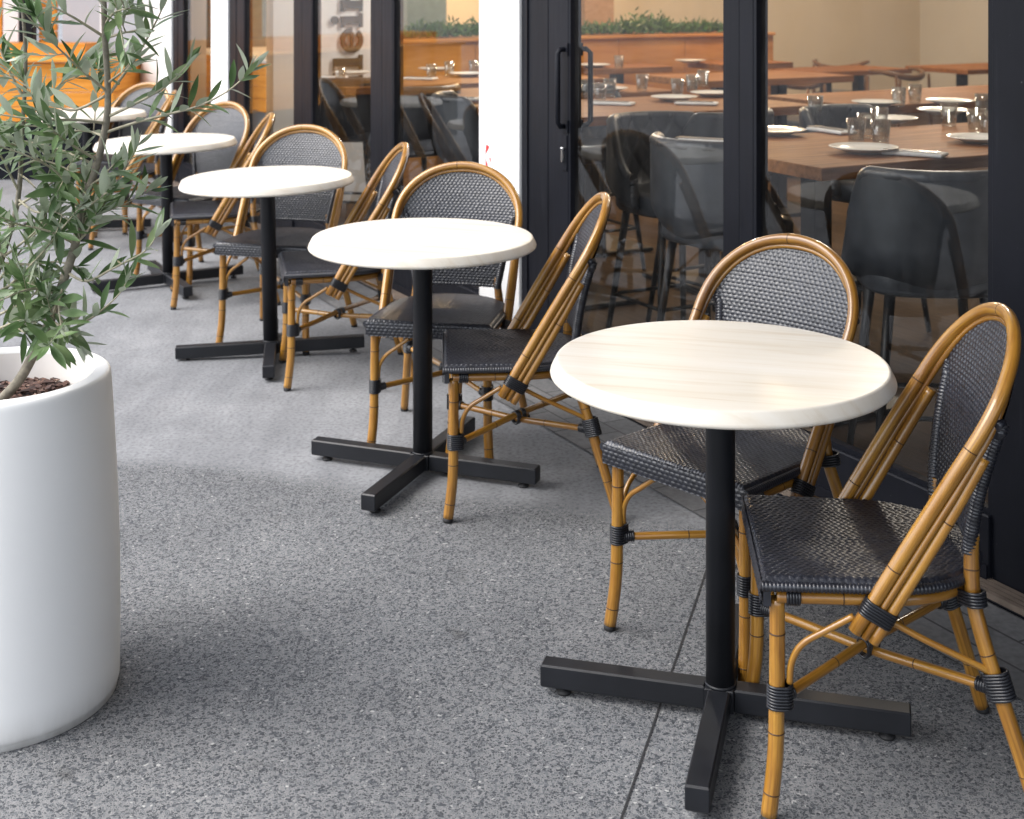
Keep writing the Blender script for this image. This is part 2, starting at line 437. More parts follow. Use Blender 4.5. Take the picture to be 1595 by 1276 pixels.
sl.energy = 2.7; sl.angle = math.radians(48); sl.color = (1, .97, .93)
dirv = Vector((math.sin(math.radians(SUN_AZ))*math.cos(math.radians(SUN_EL)), math.cos(math.radians(SUN_AZ))*math.cos(math.radians(SUN_EL)), math.sin(math.radians(SUN_EL))))
slo.rotation_euler = (-dirv).to_track_quat('-Z', 'Y').to_euler(); slo.location = (-6, 2, 12)
S.view_settings.view_transform = 'Standard'; S.view_settings.look = 'None'; S.view_settings.exposure = 0
S.render.engine = 'CYCLES'; S.cycles.use_denoising = True
S.cycles.max_bounces = 8; S.cycles.transparent_max_bounces = 12; S.cycles.sample_clamp_indirect = 6
# ------------------------------------------------------------------ setting: ground
g = MB(); mi = g.mi(GROUND); E = 600
g.v += [Vector((-E,-E,0)), Vector((E,-E,0)), Vector((E,E,0)), Vector((-E,E,0))]; g.face([0,1,2,3], mi)
struct(g.build('pavement'))
p = MB(); mi = p.mi(PAVER)
q = [(-6,-.40),(-6,-.10),(14,-.10),(14,-.40)]
p.v += [fac(s, n, .004) for s, n in q]; p.face([3,2,1,0][::-1], mi, False, [(s, n) for s, n in q])
struct(p.build('paver_strip'))
j = MB(); JM = simple('joint_sealant', (.02,.02,.022), .8)
a = Vector((.12,2.21,.002)); b_ = Vector((.62,3.94,.002)); w = Vector((.96,-.28,0))*.0022
mi = j.mi(JM); j.v += [a-w, a+w, b_+w, b_-w]; j.face([0,1,2,3], mi)
struct(j.build('pavement_joint'))
# threshold grate along the doors
gt = MB()
for k in range(5):
    gt.box(fac(4, -.085+.019*k, .012), (.013, 20, .016+.004), GRATE, rotz3(FROT))
gt.box(fac(4, -.047, .0045), (.096, 20, .005), FRAME, rotz3(FROT))
struct(gt.build('threshold_grate'))
# ------------------------------------------------------------------ chair
OUT, THIN, INN, LEG = .0130, .0068, .0112, .0140
def rings_on(mb, pts, r, ts):
    pts = [Vector(p) for p in pts]
    L = [0]
    for a, b in zip(pts, pts[1:]): L.append(L[-1]+(b-a).length)
    for t in ts:
        d = t*L[-1]
        for i in range(len(pts)-1):
            if L[i+1] >= d:
                f = (d-L[i])/max(L[i+1]-L[i], 1e-9); c = pts[i].lerp(pts[i+1], f); tg = (pts[i+1]-pts[i]).normalized()
                mb.tube([c-tg*.0012, c-tg*.0004, c+tg*.0004, c+tg*.0012], [r+.0001, r+.0006, r+.0006, r+.0001], NODE, 14)
                break
def cane(mb, pts, r, nodes=(), seg=14):
    mb.tube(pts, r, BAMBOO, seg); rings_on(mb, pts, max(r) if isinstance(r, list) else r, nodes)
def binding(mb, c, axis, r, n=5, pitch=.0052, ext=None, tw=.0029):
    """coils of flat cord; ext = vector by which the loop is stretched (for bundles)"""
    c = Vector(c); axis = Vector(axis).normalized()
    x = Vector(ext).normalized() if ext is not None else (Vector((1,0,0)) if abs(axis.x) < .9 else Vector((0,1,0)))
    x = (x-axis*x.dot(axis)).normalized(); y = axis.cross(x); e = Vector(ext).length if ext is not None else 0
    for i in range(n):
        o = c+axis*((i-(n-1)/2)*pitch); pts = []
        for k in range(20):
            a = 2*PI*k/20
            pts.append(o + x*(math.cos(a)*r + (e/2 if math.cos(a) > 0 else -e/2)) + y*math.sin(a)*r)
        mb.tube(pts, tw, BIND, 6, closed=True, start_up=axis)
def weave_h(a, b, p=.0105, q=.0190):
    r = math.floor(b/p); hs_ = math.sin(r*12.9898)*43758.5453; hs_ -= math.floor(hs_)
    fb = b/p-r; ph = a/q+.5*(r % 2)+.16*(hs_-.5)+.10*math.sin(a*31+r*1.7)
    cell = math.sin(r*7.13+math.floor(ph+.5)*3.71)*9173.1; cell -= math.floor(cell)
    c = .5+.5*math.cos(2*PI*ph)
    prof = math.sqrt(max(0, 1-(2*fb-1)**2))
    k = min(1, c*1.9); k = k*k*(3-2*k)
    h = (prof**.8)*(.12+.88*k)*(.80+.26*cell)
    v = .55*(1-min(1, c*3.0))
    return max(h, v)
def hoop_pts(n=40):
    side = lambda sg: [Vector((sg*.212, .165, .358)), Vector((sg*.215, .235, .476)), Vector((sg*.219, .315, .610))]
    P = side(1)
    for k in range(0, n+1):
        a = PI*k/n
        P.append(Vector((.2205*math.cos(a), .374+.112*math.sin(a)**.92, .705+.183*math.sin(a)**.92)))
    return P + side(-1)[::-1]
def make_chair(label):
    t = tag(empty('bistro_chair', (0,0,0)), label, 'chair', 'bistro chairs along the shop front')
    # --- seat
    def seat_w(u):           # half width at depth u
        if u < .20: return .208 - .004*(u/.2)
        k = min(1, (u-.20)/.225)
        return .204*math.sqrt(max(0, 1-k**2.6)) if k < 1 else 0
    m = MB(); rows = []; uvs = []
    nu, nv = 190, 236
    for i in range(nu+1):
        u = .425*(i/nu) if i < nu else .4249
        w = max(seat_w(u), .02); row = []; uvr = []
        for k in range(nv+1):
            v = -w + 2*w*k/nv
            edge = min(w-abs(v), u, .425-u)
            sag = -.010*max(0, 1-(v/.2)**2)*max(0, 1-((u-.2)/.22)**2)
            rnd = -.012*max(0, 1-edge/.014)**2
            z = .447+sag+rnd + .0026*weave_h(u, v, .0088, .0140)
            row.append((v, u, z)); uvr.append((v, u))
        rows.append(row); uvs.append(uvr)
    m.grid(rows, WEAVE, uvs)
    # front apron
    rows = []; 
    for i in range(31):
        z = .4405-.046*i/30; row = []
        for k in range(171):
            v = -.208+.416*k/170
            row.append((v, -.0015*math.sin(PI*i/30)-.0034*weave_h(v, z, .0102, .0155)+.002, z))
        rows.append(row)
    m.grid(rows, WEAVE)
    m.box((0, .010, .418), (.412, .014, .046), WEAVE)
    # wrapped rim along the sides and back
    rim = []
    for k in range(61):
        u = .425*k/60; rim.append(Vector((seat_w(min(u,.4245)), u, .432)))
    loop = rim[:-1]+[Vector((.03,.425,.432)), Vector((-.03,.425,.432))]+[Vector((-p.x, p.y, p.z)) for p in rim[:-1]][::-1]
    fine = []
    for a, b in zip(loop, loop[1:]):
        nn = max(1, int((b-a).length/.0022))
        for q in range(nn): fine.append(a.lerp(b, q/nn))
    fine.append(loop[-1])
    rr = [.0092+.0012*(math.sin(2*PI*i/3.0)) for i in range(len(fine))]
    m.tube(fine, rr, WEAVE, 8)
    # under side
    und = [Vector((p.x*.97, p.y*.98+.004, .424)) for p in loop]; mi = m.mi(WEAVE); base = len(m.v)
    m.v += und; m.face([base+i for i in range(len(und))], mi)
    m.build('seat', t)
    # --- seat rail under the rim
    m = MB(); rl = []
    for k in range(0, 33):
        u = .028+.385*k/32; rl.append(Vector((max(seat_w(min(u+.008,.42))-.012, .03), u, .409)))
    rl = rl+[Vector((-p.x, p.y, p.z)) for p in rl][::-1]
    cane(m, spline(rl, 2), .0115, (.12, .88))
    sr = m.build('seat_rail', t)
    for sg in (-1, 1):
        m = MB(); binding(m, (sg*.193, .058, .409), (0,1,0), .0135, 5); m.build('binding', sr)
    # --- legs
    mid = {}
    for sg in (-1, 1):
        m = MB(); top = Vector((sg*.186, .030, .402))
        pts = spline([top, (sg*.187, .030, .30), (sg*.188, .029, .20), (sg*.190, .026, .11), (sg*.197, .014, .012)], 6)
        cane(m, pts, [LEG+.0012*(i/len(pts)) for i in range(len(pts))], (.16, .62, .9))
        lg = m.build('leg', t)
        b = MB(); binding(b, (sg*.187, .035, .225), (0,0,1), LEG+.002, 8, .0056, (0,.012,0))
        b.build('binding', lg)
        r = MB(); r.lathe([(.0,.0),(.013,.0),(.0145,.004),(.0140,.014),(.0,.0142)], RUBBER, 16, (sg*.1975, .0135, 0)); r.build('foot_cap', lg)
        mid[(sg, 0)] = Vector((sg*.180, .04, .218))
        m = MB()
        pts = spline([(sg*.1445, .389, .515), (sg*.1455, .386, .475), (sg*.157, .387, .40), (sg*.172, .40, .335), (sg*.186, .425, .25), (sg*.204, .462, .13), (sg*.221, .497, .012)], 6)
        cane(m, pts, [LEG-.002+.002*min(1, i/8) for i in range(len(pts))], (.12, .4, .8))
        lg = m.build('leg', t)
        b = MB(); binding(b, (sg*.186, .424, .26), (sg*.12,.26,-.95), LEG+.002, 9, .0056, (-sg*.006,-.012,0))
        b.build('binding', lg); b = MB()
        binding(b, (sg*.157, .384, .405), (sg*.1,.1,-1), LEG+.003, 5, .0056, (-sg*.018,-.01,0))
        b.build('binding', lg)
        r = MB(); r.lathe([(.0,.0),(.013,.0),(.0145,.004),(.0140,.014),(.0,.0142)], RUBBER, 16, (sg*.222, .4985, 0)); r.build('foot_cap', lg)
        mid[(sg, 1)] = Vector((sg*.180, .412, .252))
    # --- crossing stretchers
    for sg, dz in ((-1, .0), (1, .0)):
        m = MB(); a = mid[(sg,0)]; b = mid[(-sg,1)]
        c = (a+b)/2 + Vector((0,0,.008 if sg > 0 else -.008))
        pts = spline([a, a.lerp(c,.5), c, c.lerp(b,.5), b], 4)
        cane(m, pts, .0092, (.3, .7))
        s_ = m.build('cross_stretcher', t)
        ax = (b-a).normalized()
        for q in (a+ax*.014, b-ax*.014):
            bb = MB(); binding(bb, q, ax, .0105, 5, .0052); bb.build('binding', s_)
        if sg > 0:
            bb = MB()
            for q in (-1, 1): binding(bb, c+ax*.012*q-Vector((0,0,.008)), ax, .0125, 3, .005, (0,0,.012))
            bb.build('binding', s_)
    # --- curved braces
    for sg in (-1, 1):
        for P in ([(sg*.190,.052,.25),(sg*.192,.056,.29),(sg*.196,.075,.325),(sg*.20,.115,.352),(sg*.203,.165,.382)],
                  [(sg*.178,.040,.25),(sg*.172,.036,.29),(sg*.150,.032,.325),(sg*.115,.030,.352),(sg*.07,.028,.386)],
                  [(sg*.182,.415,.275),(sg*.186,.395,.29),(sg*.194,.34,.318),(sg*.2,.28,.348),(sg*.204,.225,.378)]):
            m = MB(); cane(m, spline(P, 6), .0062, (), 10); m.build('brace', t)
    # --- hooped back
    H = hoop_pts(); Hs = spline(H, 2)
    m = MB(); cane(m, Hs, OUT, (.09, .26, .515, .74, .91), 16)
    m.build('back_hoop', t)
    perp = Vector((0, .868, -.497)); along = Vector((0, .497, .868))
    thin = []
    for i, p in enumerate(Hs):
        up = max(0, min(1, (p.z-.62)/.2))
        inward = Vector((-p.x, 0, 0)).normalized()*min(1, abs(p.x)/.1)*up*.7 - along*up*(1-min(1, abs(p.x)/.2205))*.95
        d = perp*(1-.45*up)+inward
        thin.append(p + d.normalized()*(OUT+THIN-.0012) + Vector((math.copysign(.0048*(1-up), p.x), 0, 0)))
    m = MB(); cane(m, thin, THIN, (), 10); m.build('trim_cane', t)
    for sg in (-1, 1):
        o = perp*(OUT+2*THIN+INN-.001)
        P = [Vector((sg*.212,.165,.358))+o, Vector((sg*.215,.235,.476))+o, Vector((sg*.217,.300,.588))+o, Vector((sg*.212,.360,.695))+o]
        m = MB(); cane(m, spline(P, 6), INN, (.12, .66), 14); sc = m.build('side_cane', t)
        b = MB(); ax = along
        c0 = Vector((sg*.2128,.19,.402))+perp*(OUT+THIN*2+INN-.001)*.5
        binding(b, c0, ax, OUT+.0012, 6, .0052, perp*(.034))
        b.build('binding', sc)
    # --- woven back panel
    def pan_u(z, v):
        k = (z-.49)/.39
        return .380+.022*k+.080*k*k + .016*(1-(v/.19)**2)
    def pan_w(z):
        if z < .715: return .148+(.193-.148)*((z-.49)/.225)
        s_ = min(1, max(0, (z-.705+.0)/(.183-.012)))
        return max(.2025*math.sqrt(max(0, 1-s_**2.1)), .012)
    m = MB()
    nz, nv = 236, 190; fr = []; bk = []
    for i in range(nz+1):
        z = .487+(.872-.487)*i/nz; w = pan_w(z); a = []; b = []
        for k in range(nv+1):
            v = -w+2*w*k/nv; u = pan_u(z, v)
            h = .0033*weave_h(v, z, .0093, .0145)
            a.append((v, u-.003-h, z)); b.append((v, u+.003+h*.8, z))
        fr.append(a); bk.append(b)
    m.grid(fr, WEAVE); m.grid(bk, WEAVE, flip=True)
    pl = m.build('back_panel', t)
    e = MB()
    ed = []
    for sg in (-1, 1):
        P = []
        for k in range(121):
            z = .480+(.735-.480)*k/120; P.append(Vector((sg*(pan_w(max(z,.49))-.003), pan_u(max(z,.49), sg*.18)+.0005, z)))
        e.tube(P, [.0125+.0016*math.sin(2*PI*i/3.2) for i in range(len(P))], WEAVE, 10)
        # bracket to the side cane
        e.tube([P[-1], P[-1]+Vector((sg*.012,-.006,.004)), P[-1]+Vector((sg*.022,-.016,.0))], .0085, WEAVE, 8)
    P = [Vector((-.15+.30*k/80, pan_u(.49, -.15+.30*k/80), .487)) for k in range(81)]
    e.tube(P, [.0065+.001*math.sin(2*PI*i/3.2) for i in range(len(P))], WEAVE, 8)
    e.build('edge_wrapping', pl)
    return t
CH = [  # origin (mid front edge of seat), backward direction, label
    ((.470, 2.676), (.996, -.085), 'nearest bistro chair, at the right edge, side-on with its seat pushed under the nearest table'),
    ((.356, 3.065), (.73, .683), 'black wicker bistro chair behind the nearest round table, its arched back rising above the tabletop'),
    ((-.205, 4.062), (.998, .05), 'side-on bistro chair at the second table from the front, left of the black door glass'),
    ((-.268, 4.350), (.20, .98), 'bistro chair facing out behind the second table, its arched back before the white column'),
    ((-.900, 5.315), (.977, .21), 'side-on bistro chair tucked under the third table from the front'),
    ((-1.045, 5.665), (.25, .968), 'bistro chair facing out behind the third table, its curved back against the dark mullion'),
    ((-1.655, 6.604), (.97, .24), 'side-on bistro chair at the fourth table, partly behind the olive twigs'),
    ((-1.805, 6.985), (.55, .835), 'bistro chair behind the fourth table with olive leaves crossing its arched back'),
    ((-2.495, 8.06), (.97, .24), 'farthest side-on bistro chair, at the last table, behind the tree stem'),
    ((-2.56, 8.43), (.42, .907), 'farthest outward-facing bistro chair, behind the last table by the white wall'),
]
def place_chairs():
    src = None
    for (o, b, lab) in CH:
        b = Vector((b[0], b[1])).normalized(); rz = math.atan2(-b.x, b.y)
        if src is None:
            src = make_chair(lab); src.location = (o[0], o[1], 0); src.rotation_euler = (0, 0, rz)
        else: dup(src, (o[0], o[1], 0), rz, lab)
place_chairs()
# ------------------------------------------------------------------ cafe tables
def make_table(label):
    t = tag(empty('cafe_table', (0,0,0)), label, 'table', 'round cafe tables in a row')
    R, H = .3555, .74
    m = MB()
    prof = [(0, H-.034), (R-.06, H-.034), (R-.010, H-.0338), (R-.004, H-.0328), (R-.0008, H-.0300), (R, H-.0268), (R-.0012, H-.0225), (R-.0105, H-.0040), (R-.0118, H-.0022), (R-.0138, H-.0009), (R-.0165, H-.0002), (R-.02, H), (R-.1, H), (0, H)]
    m.lathe(prof, TOP, 128); m.build('tabletop', t)
    m = MB(); m.lathe([(.0305,.06),(.0305,H-.045),(.033,H-.040),(.033,H-.035)], BLKMETAL, 40); m.build('post', t)
    m = MB()
    for k in range(4):
        a = PI/2*k+PI/4
        m.box(Vector((math.cos(a)*.11, math.sin(a)*.11, H-.0375)), (.2, .03, .006), BLKMETAL, rotz3(a))
    m.build('top_bracket', t)
    for k in range(4):
        a = PI/2*k; m = MB()
        m.box(Vector((math.cos(a)*.206, math.sin(a)*.206, .041)), (.352, .046, .048), BLKMETAL, rotz3(a), .0035)
        ar = m.build('base_arm', t)
        f = MB(); c = (math.cos(a)*.335, math.sin(a)*.335, 0)
        f.lathe([(0,0),(.015,0),(.017,.003),(.016,.007),(.006,.009),(.006,.018)], RUBBER, 18, c); f.build('foot', ar)
    m = MB(); m.box((0,0,.041), (.06,.06,.047), BLKMETAL, None, .002); m.lathe([(.033,.064),(.033,.068),(.031,.070)], BLKMETAL, 32); m.build('base_hub', t)
    return t
TB = [((.435, 2.843), -.262, 0, 'nearest round cream table with faint wood grain, at the lower right'),
      ((-.279, 4.258), -.358, 0, 'second round white table from the front, before the white column'),
      ((-.990, 5.600), .15, -1.3, 'third round white table from the front, in the middle of the row'),
      ((-1.745, 6.93), .484, -1.2, 'fourth round white table, its left rim behind the tree stem'),
      ((-2.640, 8.48), .2, 0, 'farthest round white table, behind the olive leaves')]
tsrc = None
for (c, a, tilt, lab) in TB:
    if tsrc is None:
        tsrc = make_table(lab); tsrc.location = (c[0], c[1], 0); tsrc.rotation_euler = (0, 0, a); o = tsrc
    else: o = dup(tsrc, (c[0], c[1], 0), a, lab)
    if tilt:
        M = Matrix.Rotation(math.radians(tilt), 4, 'Y') @ Matrix.Rotation(a, 4, 'Z')
        o.rotation_euler = M.to_euler()
# ------------------------------------------------------------------ planter and olive tree
PC = Vector((-1.103, 2.927, 0))
pt = tag(empty('planter', PC), 'tall white cylindrical planter at the lower left', 'planter')
m = MB()
m.lathe([(0,.0),(.2445,.0),(.2460,.0015),(.2460,.011),(.2472,.0125),(.2490,.0155),(.2502,.021),(.2505,.026),(.2506,.032),(.2510,.07),(.2516,.15),(.2512,.25),(.2488,.36),(.2448,.46),(.2396,.56),(.2360,.62),(.2330,.665),(.2325,.672),(.2316,.6785),(.2296,.6835),(.2265,.6862),(.2235,.6868),(.2000,.6866),(.1975,.6858),(.1962,.6835),(.1955,.679)], PLANTER, 128, cap=False); m.build('pot_wall', pt)
m = MB(); m.lathe([(.1954,.679),(.1945,.62),(.193,.57)], PINNER, 96, cap=False); 
m.build('pot_lining', pt)
m = MB(); rows = []
rr = random.Random(4)
for i in range(26):
    r = .1935*i/25; rows.append([(r*math.cos(2*PI*k/72), r*math.sin(2*PI*k/72), .612+.010*math.sin(9*r*math.cos(k*.4))+rr.uniform(-.005,.005)) for k in range(72)])
m.grid(rows, SOIL, wrap=True)
for k in range(260):
    r = .18*math.sqrt(rr.random()); a = rr.uniform(0, 2*PI); R3 = Matrix.Rotation(rr.uniform(0,PI),3,'Z') @ Matrix.Rotation(rr.uniform(-.5,.5),3,'X')
    m.box((r*math.cos(a), r*math.sin(a), .622+rr.uniform(-.003,.006)), (rr.uniform(.012,.035), rr.uniform(.005,.011), .004), SOIL, R3)
m.build('bark_mulch', pt)
tr = tag(empty('olive_tree', PC+Vector((.0,0,.61))), 'young olive tree with narrow grey green leaves growing in the white planter', 'tree')
TO = PC+Vector((0,0,.61))
trunk_px = [(5,620,2.925),(30,592,2.91),(52,553,2.89),(76,505,2.87),(98,440,2.86),(117,382,2.86),(132,313,2.85),(150,260,2.85),(165,194,2.85),(168,141,2.85),(163,47,2.84),(160,-60,2.84),(154,-180,2.84),(160,-300,2.84)]
def pxs(L): return [at(*p)-TO for p in L]
tp = spline(pxs(trunk_px), 6)
m = MB(); m.tube(tp, [.0115*(1-.62*i/len(tp)) for i in range(len(tp))], BARK, 12)
stem2 = spline(pxs([(-18,622,2.98),(-30,560,2.97),(-22,480,2.95),(4,400,2.93),(28,310,2.93),(34,210,2.92),(40,90,2.92),(30,-40,2.92)]), 6)
m.tube(stem2, [.0085*(1-.62*i/len(stem2)) for i in range(len(stem2))], BARK, 10)
m.build('trunk', tr)
R = random.Random(21)
BR = [  # (polyline px, start leaf fraction)
 [(166,206,2.85),(215,190,2.82),(262,178,2.80),(310,165,2.78),(350,145,2.77),(372,128,2.76),(388,112,2.76)],
 [(168,182,2.85),(210,162,2.83),(250,140,2.81),(278,117,2.80),(296,95,2.80)],
 [(168,150,2.85),(190,120,2.86),(213,88,2.88),(232,55,2.9),(252,15,2.9),(268,-30,2.9)],
 [(164,60,2.85),(190,52,2.81),(218,46,2.78)],
 [(163,20,2.85),(190,0,2.86),(225,-14,2.88),(262,-22,2.88)],
 [(163,40,2.85),(178,20,2.78),(205,12,2.74)],
 [(167,130,2.85),(190,112,2.82),(205,96,2.80)],
 [(165,192,2.85),(120,187,2.80),(60,186,2.75),(10,180,2.72),(-40,170,2.7)],
 [(163,150,2.85),(110,172,2.88),(60,146,2.9),(20,122,2.92),(-30,108,2.95)],
 [(166,142,2.85),(130,112,2.80),(100,84,2.76),(60,44,2.72),(30,10,2.70)],
 [(163,58,2.85),(135,40,2.83),(105,22,2.80),(60,2,2.78),(10,-8,2.76)],
 [(150,258,2.85),(100,236,2.90),(50,222,2.93),(0,216,2.96)],
 [(152,250,2.85),(112,226,2.80),(72,200,2.75),(30,196,2.72)],
 [(133,312,2.85),(105,286,2.82),(80,262,2.79),(40,242,2.75),(-5,226,2.72)],
 [(118,380,2.86),(80,362,2.83),(40,352,2.80),(0,350,2.78)],
 [(-22,480,2.95),(20,440,2.90),(62,398,2.86),(100,352,2.83),(128,318,2.82)],
 [(4,410,2.93),(50,412,2.9),(90,408,2.88),(126,418,2.86)],
 [(-25,470,2.95),(10,420,2.92),(48,372,2.9),(84,338,2.88)],
 [(28,320,2.93),(60,300,2.9),(95,272,2.88),(122,240,2.86)],
 [(30,300,2.93),(10,260,2.9),(-8,220,2.88),(-20,160,2.86)],
 [(35,200,2.92),(60,165,2.94),(95,130,2.96),(118,100,2.97)],
 [(36,150,2.92),(14,110,2.9),(-6,60,2.9),(-20,10,2.9)],
 [(80,500,2.87),(108,512,2.83),(138,498,2.80),(165,478,2.78),(188,455,2.77),(200,432,2.76)],
 [(104,424,2.86),(135,438,2.83),(176,418,2.80),(226,391,2.78),(246,362,2.77)],
 [(100,440,2.86),(92,470,2.80),(94,500,2.77),(98,516,2.75)],
 [(88,475,2.86),(80,505,2.80),(92,535,2.76)],
 [(92,460,2.86),(60,450,2.82),(30,455,2.78),(0,468,2.75),(-30,472,2.75)],
 [(-24,500,2.95),(20,480,2.9),(50,462,2.88),(70,430,2.86)],
 [(-20,520,2.95),(15,505,2.88),(48,492,2.84),(78,470,2.82)],
 [(-22,470,2.95),(8,448,2.9),(40,440,2.86),(66,452,2.84)],
 [(4,400,2.93),(-5,370,2.9),(-25,345,2.88)],
 [(5,400,2.93),(30,382,2.9),(62,352,2.88),(86,300,2.87)],
 [(28,310,2.93),(55,330,2.9),(85,330,2.87),(110,345,2.85)],
 [(-26,540,2.96),(0,520,2.9),(22,510,2.86),(40,520,2.82)],
 [(30,260,2.93),(58,250,2.9),(88,256,2.88),(116,270,2.86)],
 [(34,230,2.92),(12,225,2.88),(-12,235,2.85)],
 [(140,290,2.85),(160,275,2.80),(178,255,2.77)],
 [(130,330,2.85),(150,312,2.80),(172,296,2.77)],
 [(126,345,2.85),(145,335,2.88),(165,315,2.9)],
 [(117,380,2.86),(135,362,2.83),(150,330,2.82)],
 [(166,215,2.85),(140,205,2.90),(110,205,2.94),(80,215,2.96)],
 [(162,5,2.84),(130,-20,2.82),(90,-30,2.8),(40,-35,2.8)],
 [(160,-60,2.84),(200,-90,2.8),(240,-100,2.8)], [(160,-90,2.84),(110,-120,2.86),(60,-130,2.88)], [(156,-180,2.84),(190,-230,2.84)], [(156,-200,2.84),(120,-250,2.86)],
]
leafm = MB(); twm = MB(); LMI = leafm.mi(LEAF)
def leaf(pos, d, L, Wd, nrm):
    d = d.normalized(); nrm = (nrm-d*nrm.dot(d)).normalized(); s_ = d.cross(nrm)
    bend = R.uniform(-.16,.10); base = len(leafm.v); prof = [0.06,.55,.90,1.0,.86,.52,.03]; n = len(prof)
    for i, w in enumerate(prof):
        f = i/(n-1); c = pos+d*(L*f)+nrm*(bend*L*f*f)
        hw = Wd*.5*w
        leafm.v += [c-s_*hw+nrm*hw*.28, c, c+s_*hw+nrm*hw*.28]
    for i in range(n-1):
        a = base+3*i
        leafm.face([a, a+1, a+4, a+3], LMI, True); leafm.face([a+1, a+2, a+5, a+4], LMI, True)
def rv(): 
    return Vector((R.gauss(0,1), R.gauss(0,1), R.gauss(0,1))).normalized()
def leafy(P, start=.12, step=.021, size=1.0, tip=True):
    acc = 0; tot = sum((b-a).length for a, b in zip(P, P[1:])); run = 0
    perp = None; nx = start*tot; flip = R.random()*PI
    for a, b in zip(P, P[1:]):
        seg = (b-a).length; tg = (b-a).normalized()
        while nx < run+seg:
            p = a.lerp(b, (nx-run)/seg); fr = nx/tot
            flip += PI/2+R.uniform(-.4,.4)
            x = tg.orthogonal().normalized(); x = Matrix.Rotation(flip, 3, tg) @ x
            for sg in (-1, 1):
                if R.random() < .13: continue
                d = (x*sg*R.uniform(.6,1)+tg*R.uniform(.45,1.1)+rv()*.18+Vector((0,0,.08)))
                L = R.uniform(.055,.094)*size*(1-.25*max(0, fr-.8)/.2); 
                nrm = tg*.7+Vector((0,0,.75))+rv()*.35
                leaf(p, d, L, L*R.uniform(.195,.27), nrm)
            nx += step*R.uniform(.75,1.4)
        run += seg
    if tip:
        tg = (P[-1]-P[-3]).normalized()
        for k in range(5):
            d = tg+rv()*.42; L = R.uniform(.035,.06)*size
            leaf(P[-1]-tg*.004*k, d, L, L*R.uniform(.17,.24), rv()+Vector((0,0,.6)))
for bi, br in enumerate(BR):
    P = spline(pxs(br), 5)
    twm.tube(P, [.0034*(1-.72*i/len(P)) for i in range(len(P))], TWIG, 6)
    leafy(P, .22, .022 if bi < 3 else .028, 1.0)
    # side twigs
    if bi in (0, 1, 22, 23): continue
    tot = len(P)
    for k in range(R.choice((0,1,1,2))):
        i = R.randrange(int(tot*.25), tot-2); tg = (P[i+1]-P[i]).normalized()
        d = (tg*.6+rv()*.8+Vector((-.12,0,.12))).normalized(); Ln = R.uniform(.07,.15)
        Q = [P[i]+d*Ln*f/5+Vector((0,0,.018*(f/5)**2)) for f in range(6)]
        twm.tube(Q, [.0017*(1-.6*f/5) for f in range(6)], TWIG, 5)
        leafy(Q, .15, .019, .92)
# star cluster low on the stem
for k in range(16):
    p = at(92, 520, 2.77)-TO; d = rv()+Vector((.1,-.3,-.05)); L = R.uniform(.045,.065)
    leaf(p, d, L, L*.2, Vector((0,-.4,1))+rv()*.4)
cr = leafm.build('foliage', tr)
twm.build('branch', tr)
# ------------------------------------------------------------------ shop front
HF = 3.3
def fbox(mb, s0, s1, n0, n1, z0, z1, mat, bevel=0):
    mb.box(fac((s0+s1)/2, (n0+n1)/2, (z0+z1)/2), (abs(n1-n0), abs(s1-s0), abs(z1-z0)), mat, rotz3(FROT), bevel)
def pane_window(name, s0, s1, label, cat='window', stile=.0, rail=.178):
    t = tag(empty(name, fac((s0+s1)/2, .03, 0)), label, cat); inv = fac((s0+s1)/2, .03, 0)
    return t
def local(mb, root):
    L = Vector(root.location)
    mb.v = [p-L for p in mb.v]; return mb
# glazed bays: (s0, s1) clear glass; stiles fill between
BAYS = [(-.055, .905, 'wide glass pane at the right, showing the high wooden tables inside'),
        (1.047, 2.045, 'glass door leaf with black bar handles, left of the right-hand pane'),
        (2.80, 3.765, 'glass pane just left of the white column'),
        (4.04, 4.94, 'narrow glass pane with the upright wall lettering behind it'),
        (5.236, 6.23, 'reflecting glass pane behind the third and fourth tables'),
        (6.955, 7.76, 'farthest narrow glass pane beside the white wall')]
STILES = {0: (.07, .105), 1: (.10, .11), 2: (.03, .19), 3: (.20, .2), 4: (.22, .24), 5: (.0, .0)}
def frame_bay(i, s0, s1, lab, lo, hi):
    nm = 'glass_door' if i == 1 else 'window'
    t = tag(empty(nm, fac((s0+s1)/2, .0, 0)), lab, 'door' if i == 1 else 'window', 'glazed bays of the shop front')
    m = MB()
    # side stiles with stepped profile
    for a, b in ((lo, s0), (s1, hi)):
        w = b-a
        if w < .01: continue
        if w > .16:
            h = w*.46
            fbox(m, a, a+h, -.016, .045, 0, HF, FRAME, .003); fbox(m, b-h, b, -.016, .045, 0, HF, FRAME, .003)
            fbox(m, a+h+.0005, b-h-.0005, -.012, .03, 0, HF, FRAME)
        else:
            fbox(m, a, b, -.016, .045, 0, HF, FRAME, .003)
    fbox(m, s0, s1, -.028, .040, .0, .178, FRAME, .004)
    fbox(m, s0, s1, -.036, -.0285, .02, .055, FRAME)
    fbox(m, s0, s1, -.028, .040, 2.55, 2.70, FRAME, .004)
    fbox(m, s0, s1, -.028, .040, 3.2, HF, FRAME, .004)
    # beads
    for a in (s0+.0001, s1-.0141):
        fbox(m, a, a+.014, -.014, .014, .178, 2.55, FRAME)
    fbox(m, s0+.014, s1-.014, -.014, .014, .178, .192, FRAME)
    local(m, t).build('frame', t)
    g = MB(); mi = g.mi(GLASS)
    for z0, z1 in ((.185, 2.55), (2.70, 3.2)):
        b0 = len(g.v); g.v += [fac(s0, .004, z0), fac(s1, .004, z0), fac(s1, .004, z1), fac(s0, .004, z1)]
        g.face([b0+3, b0+2, b0+1, b0], mi)
    local(g, t).build('glass', t)
    return t
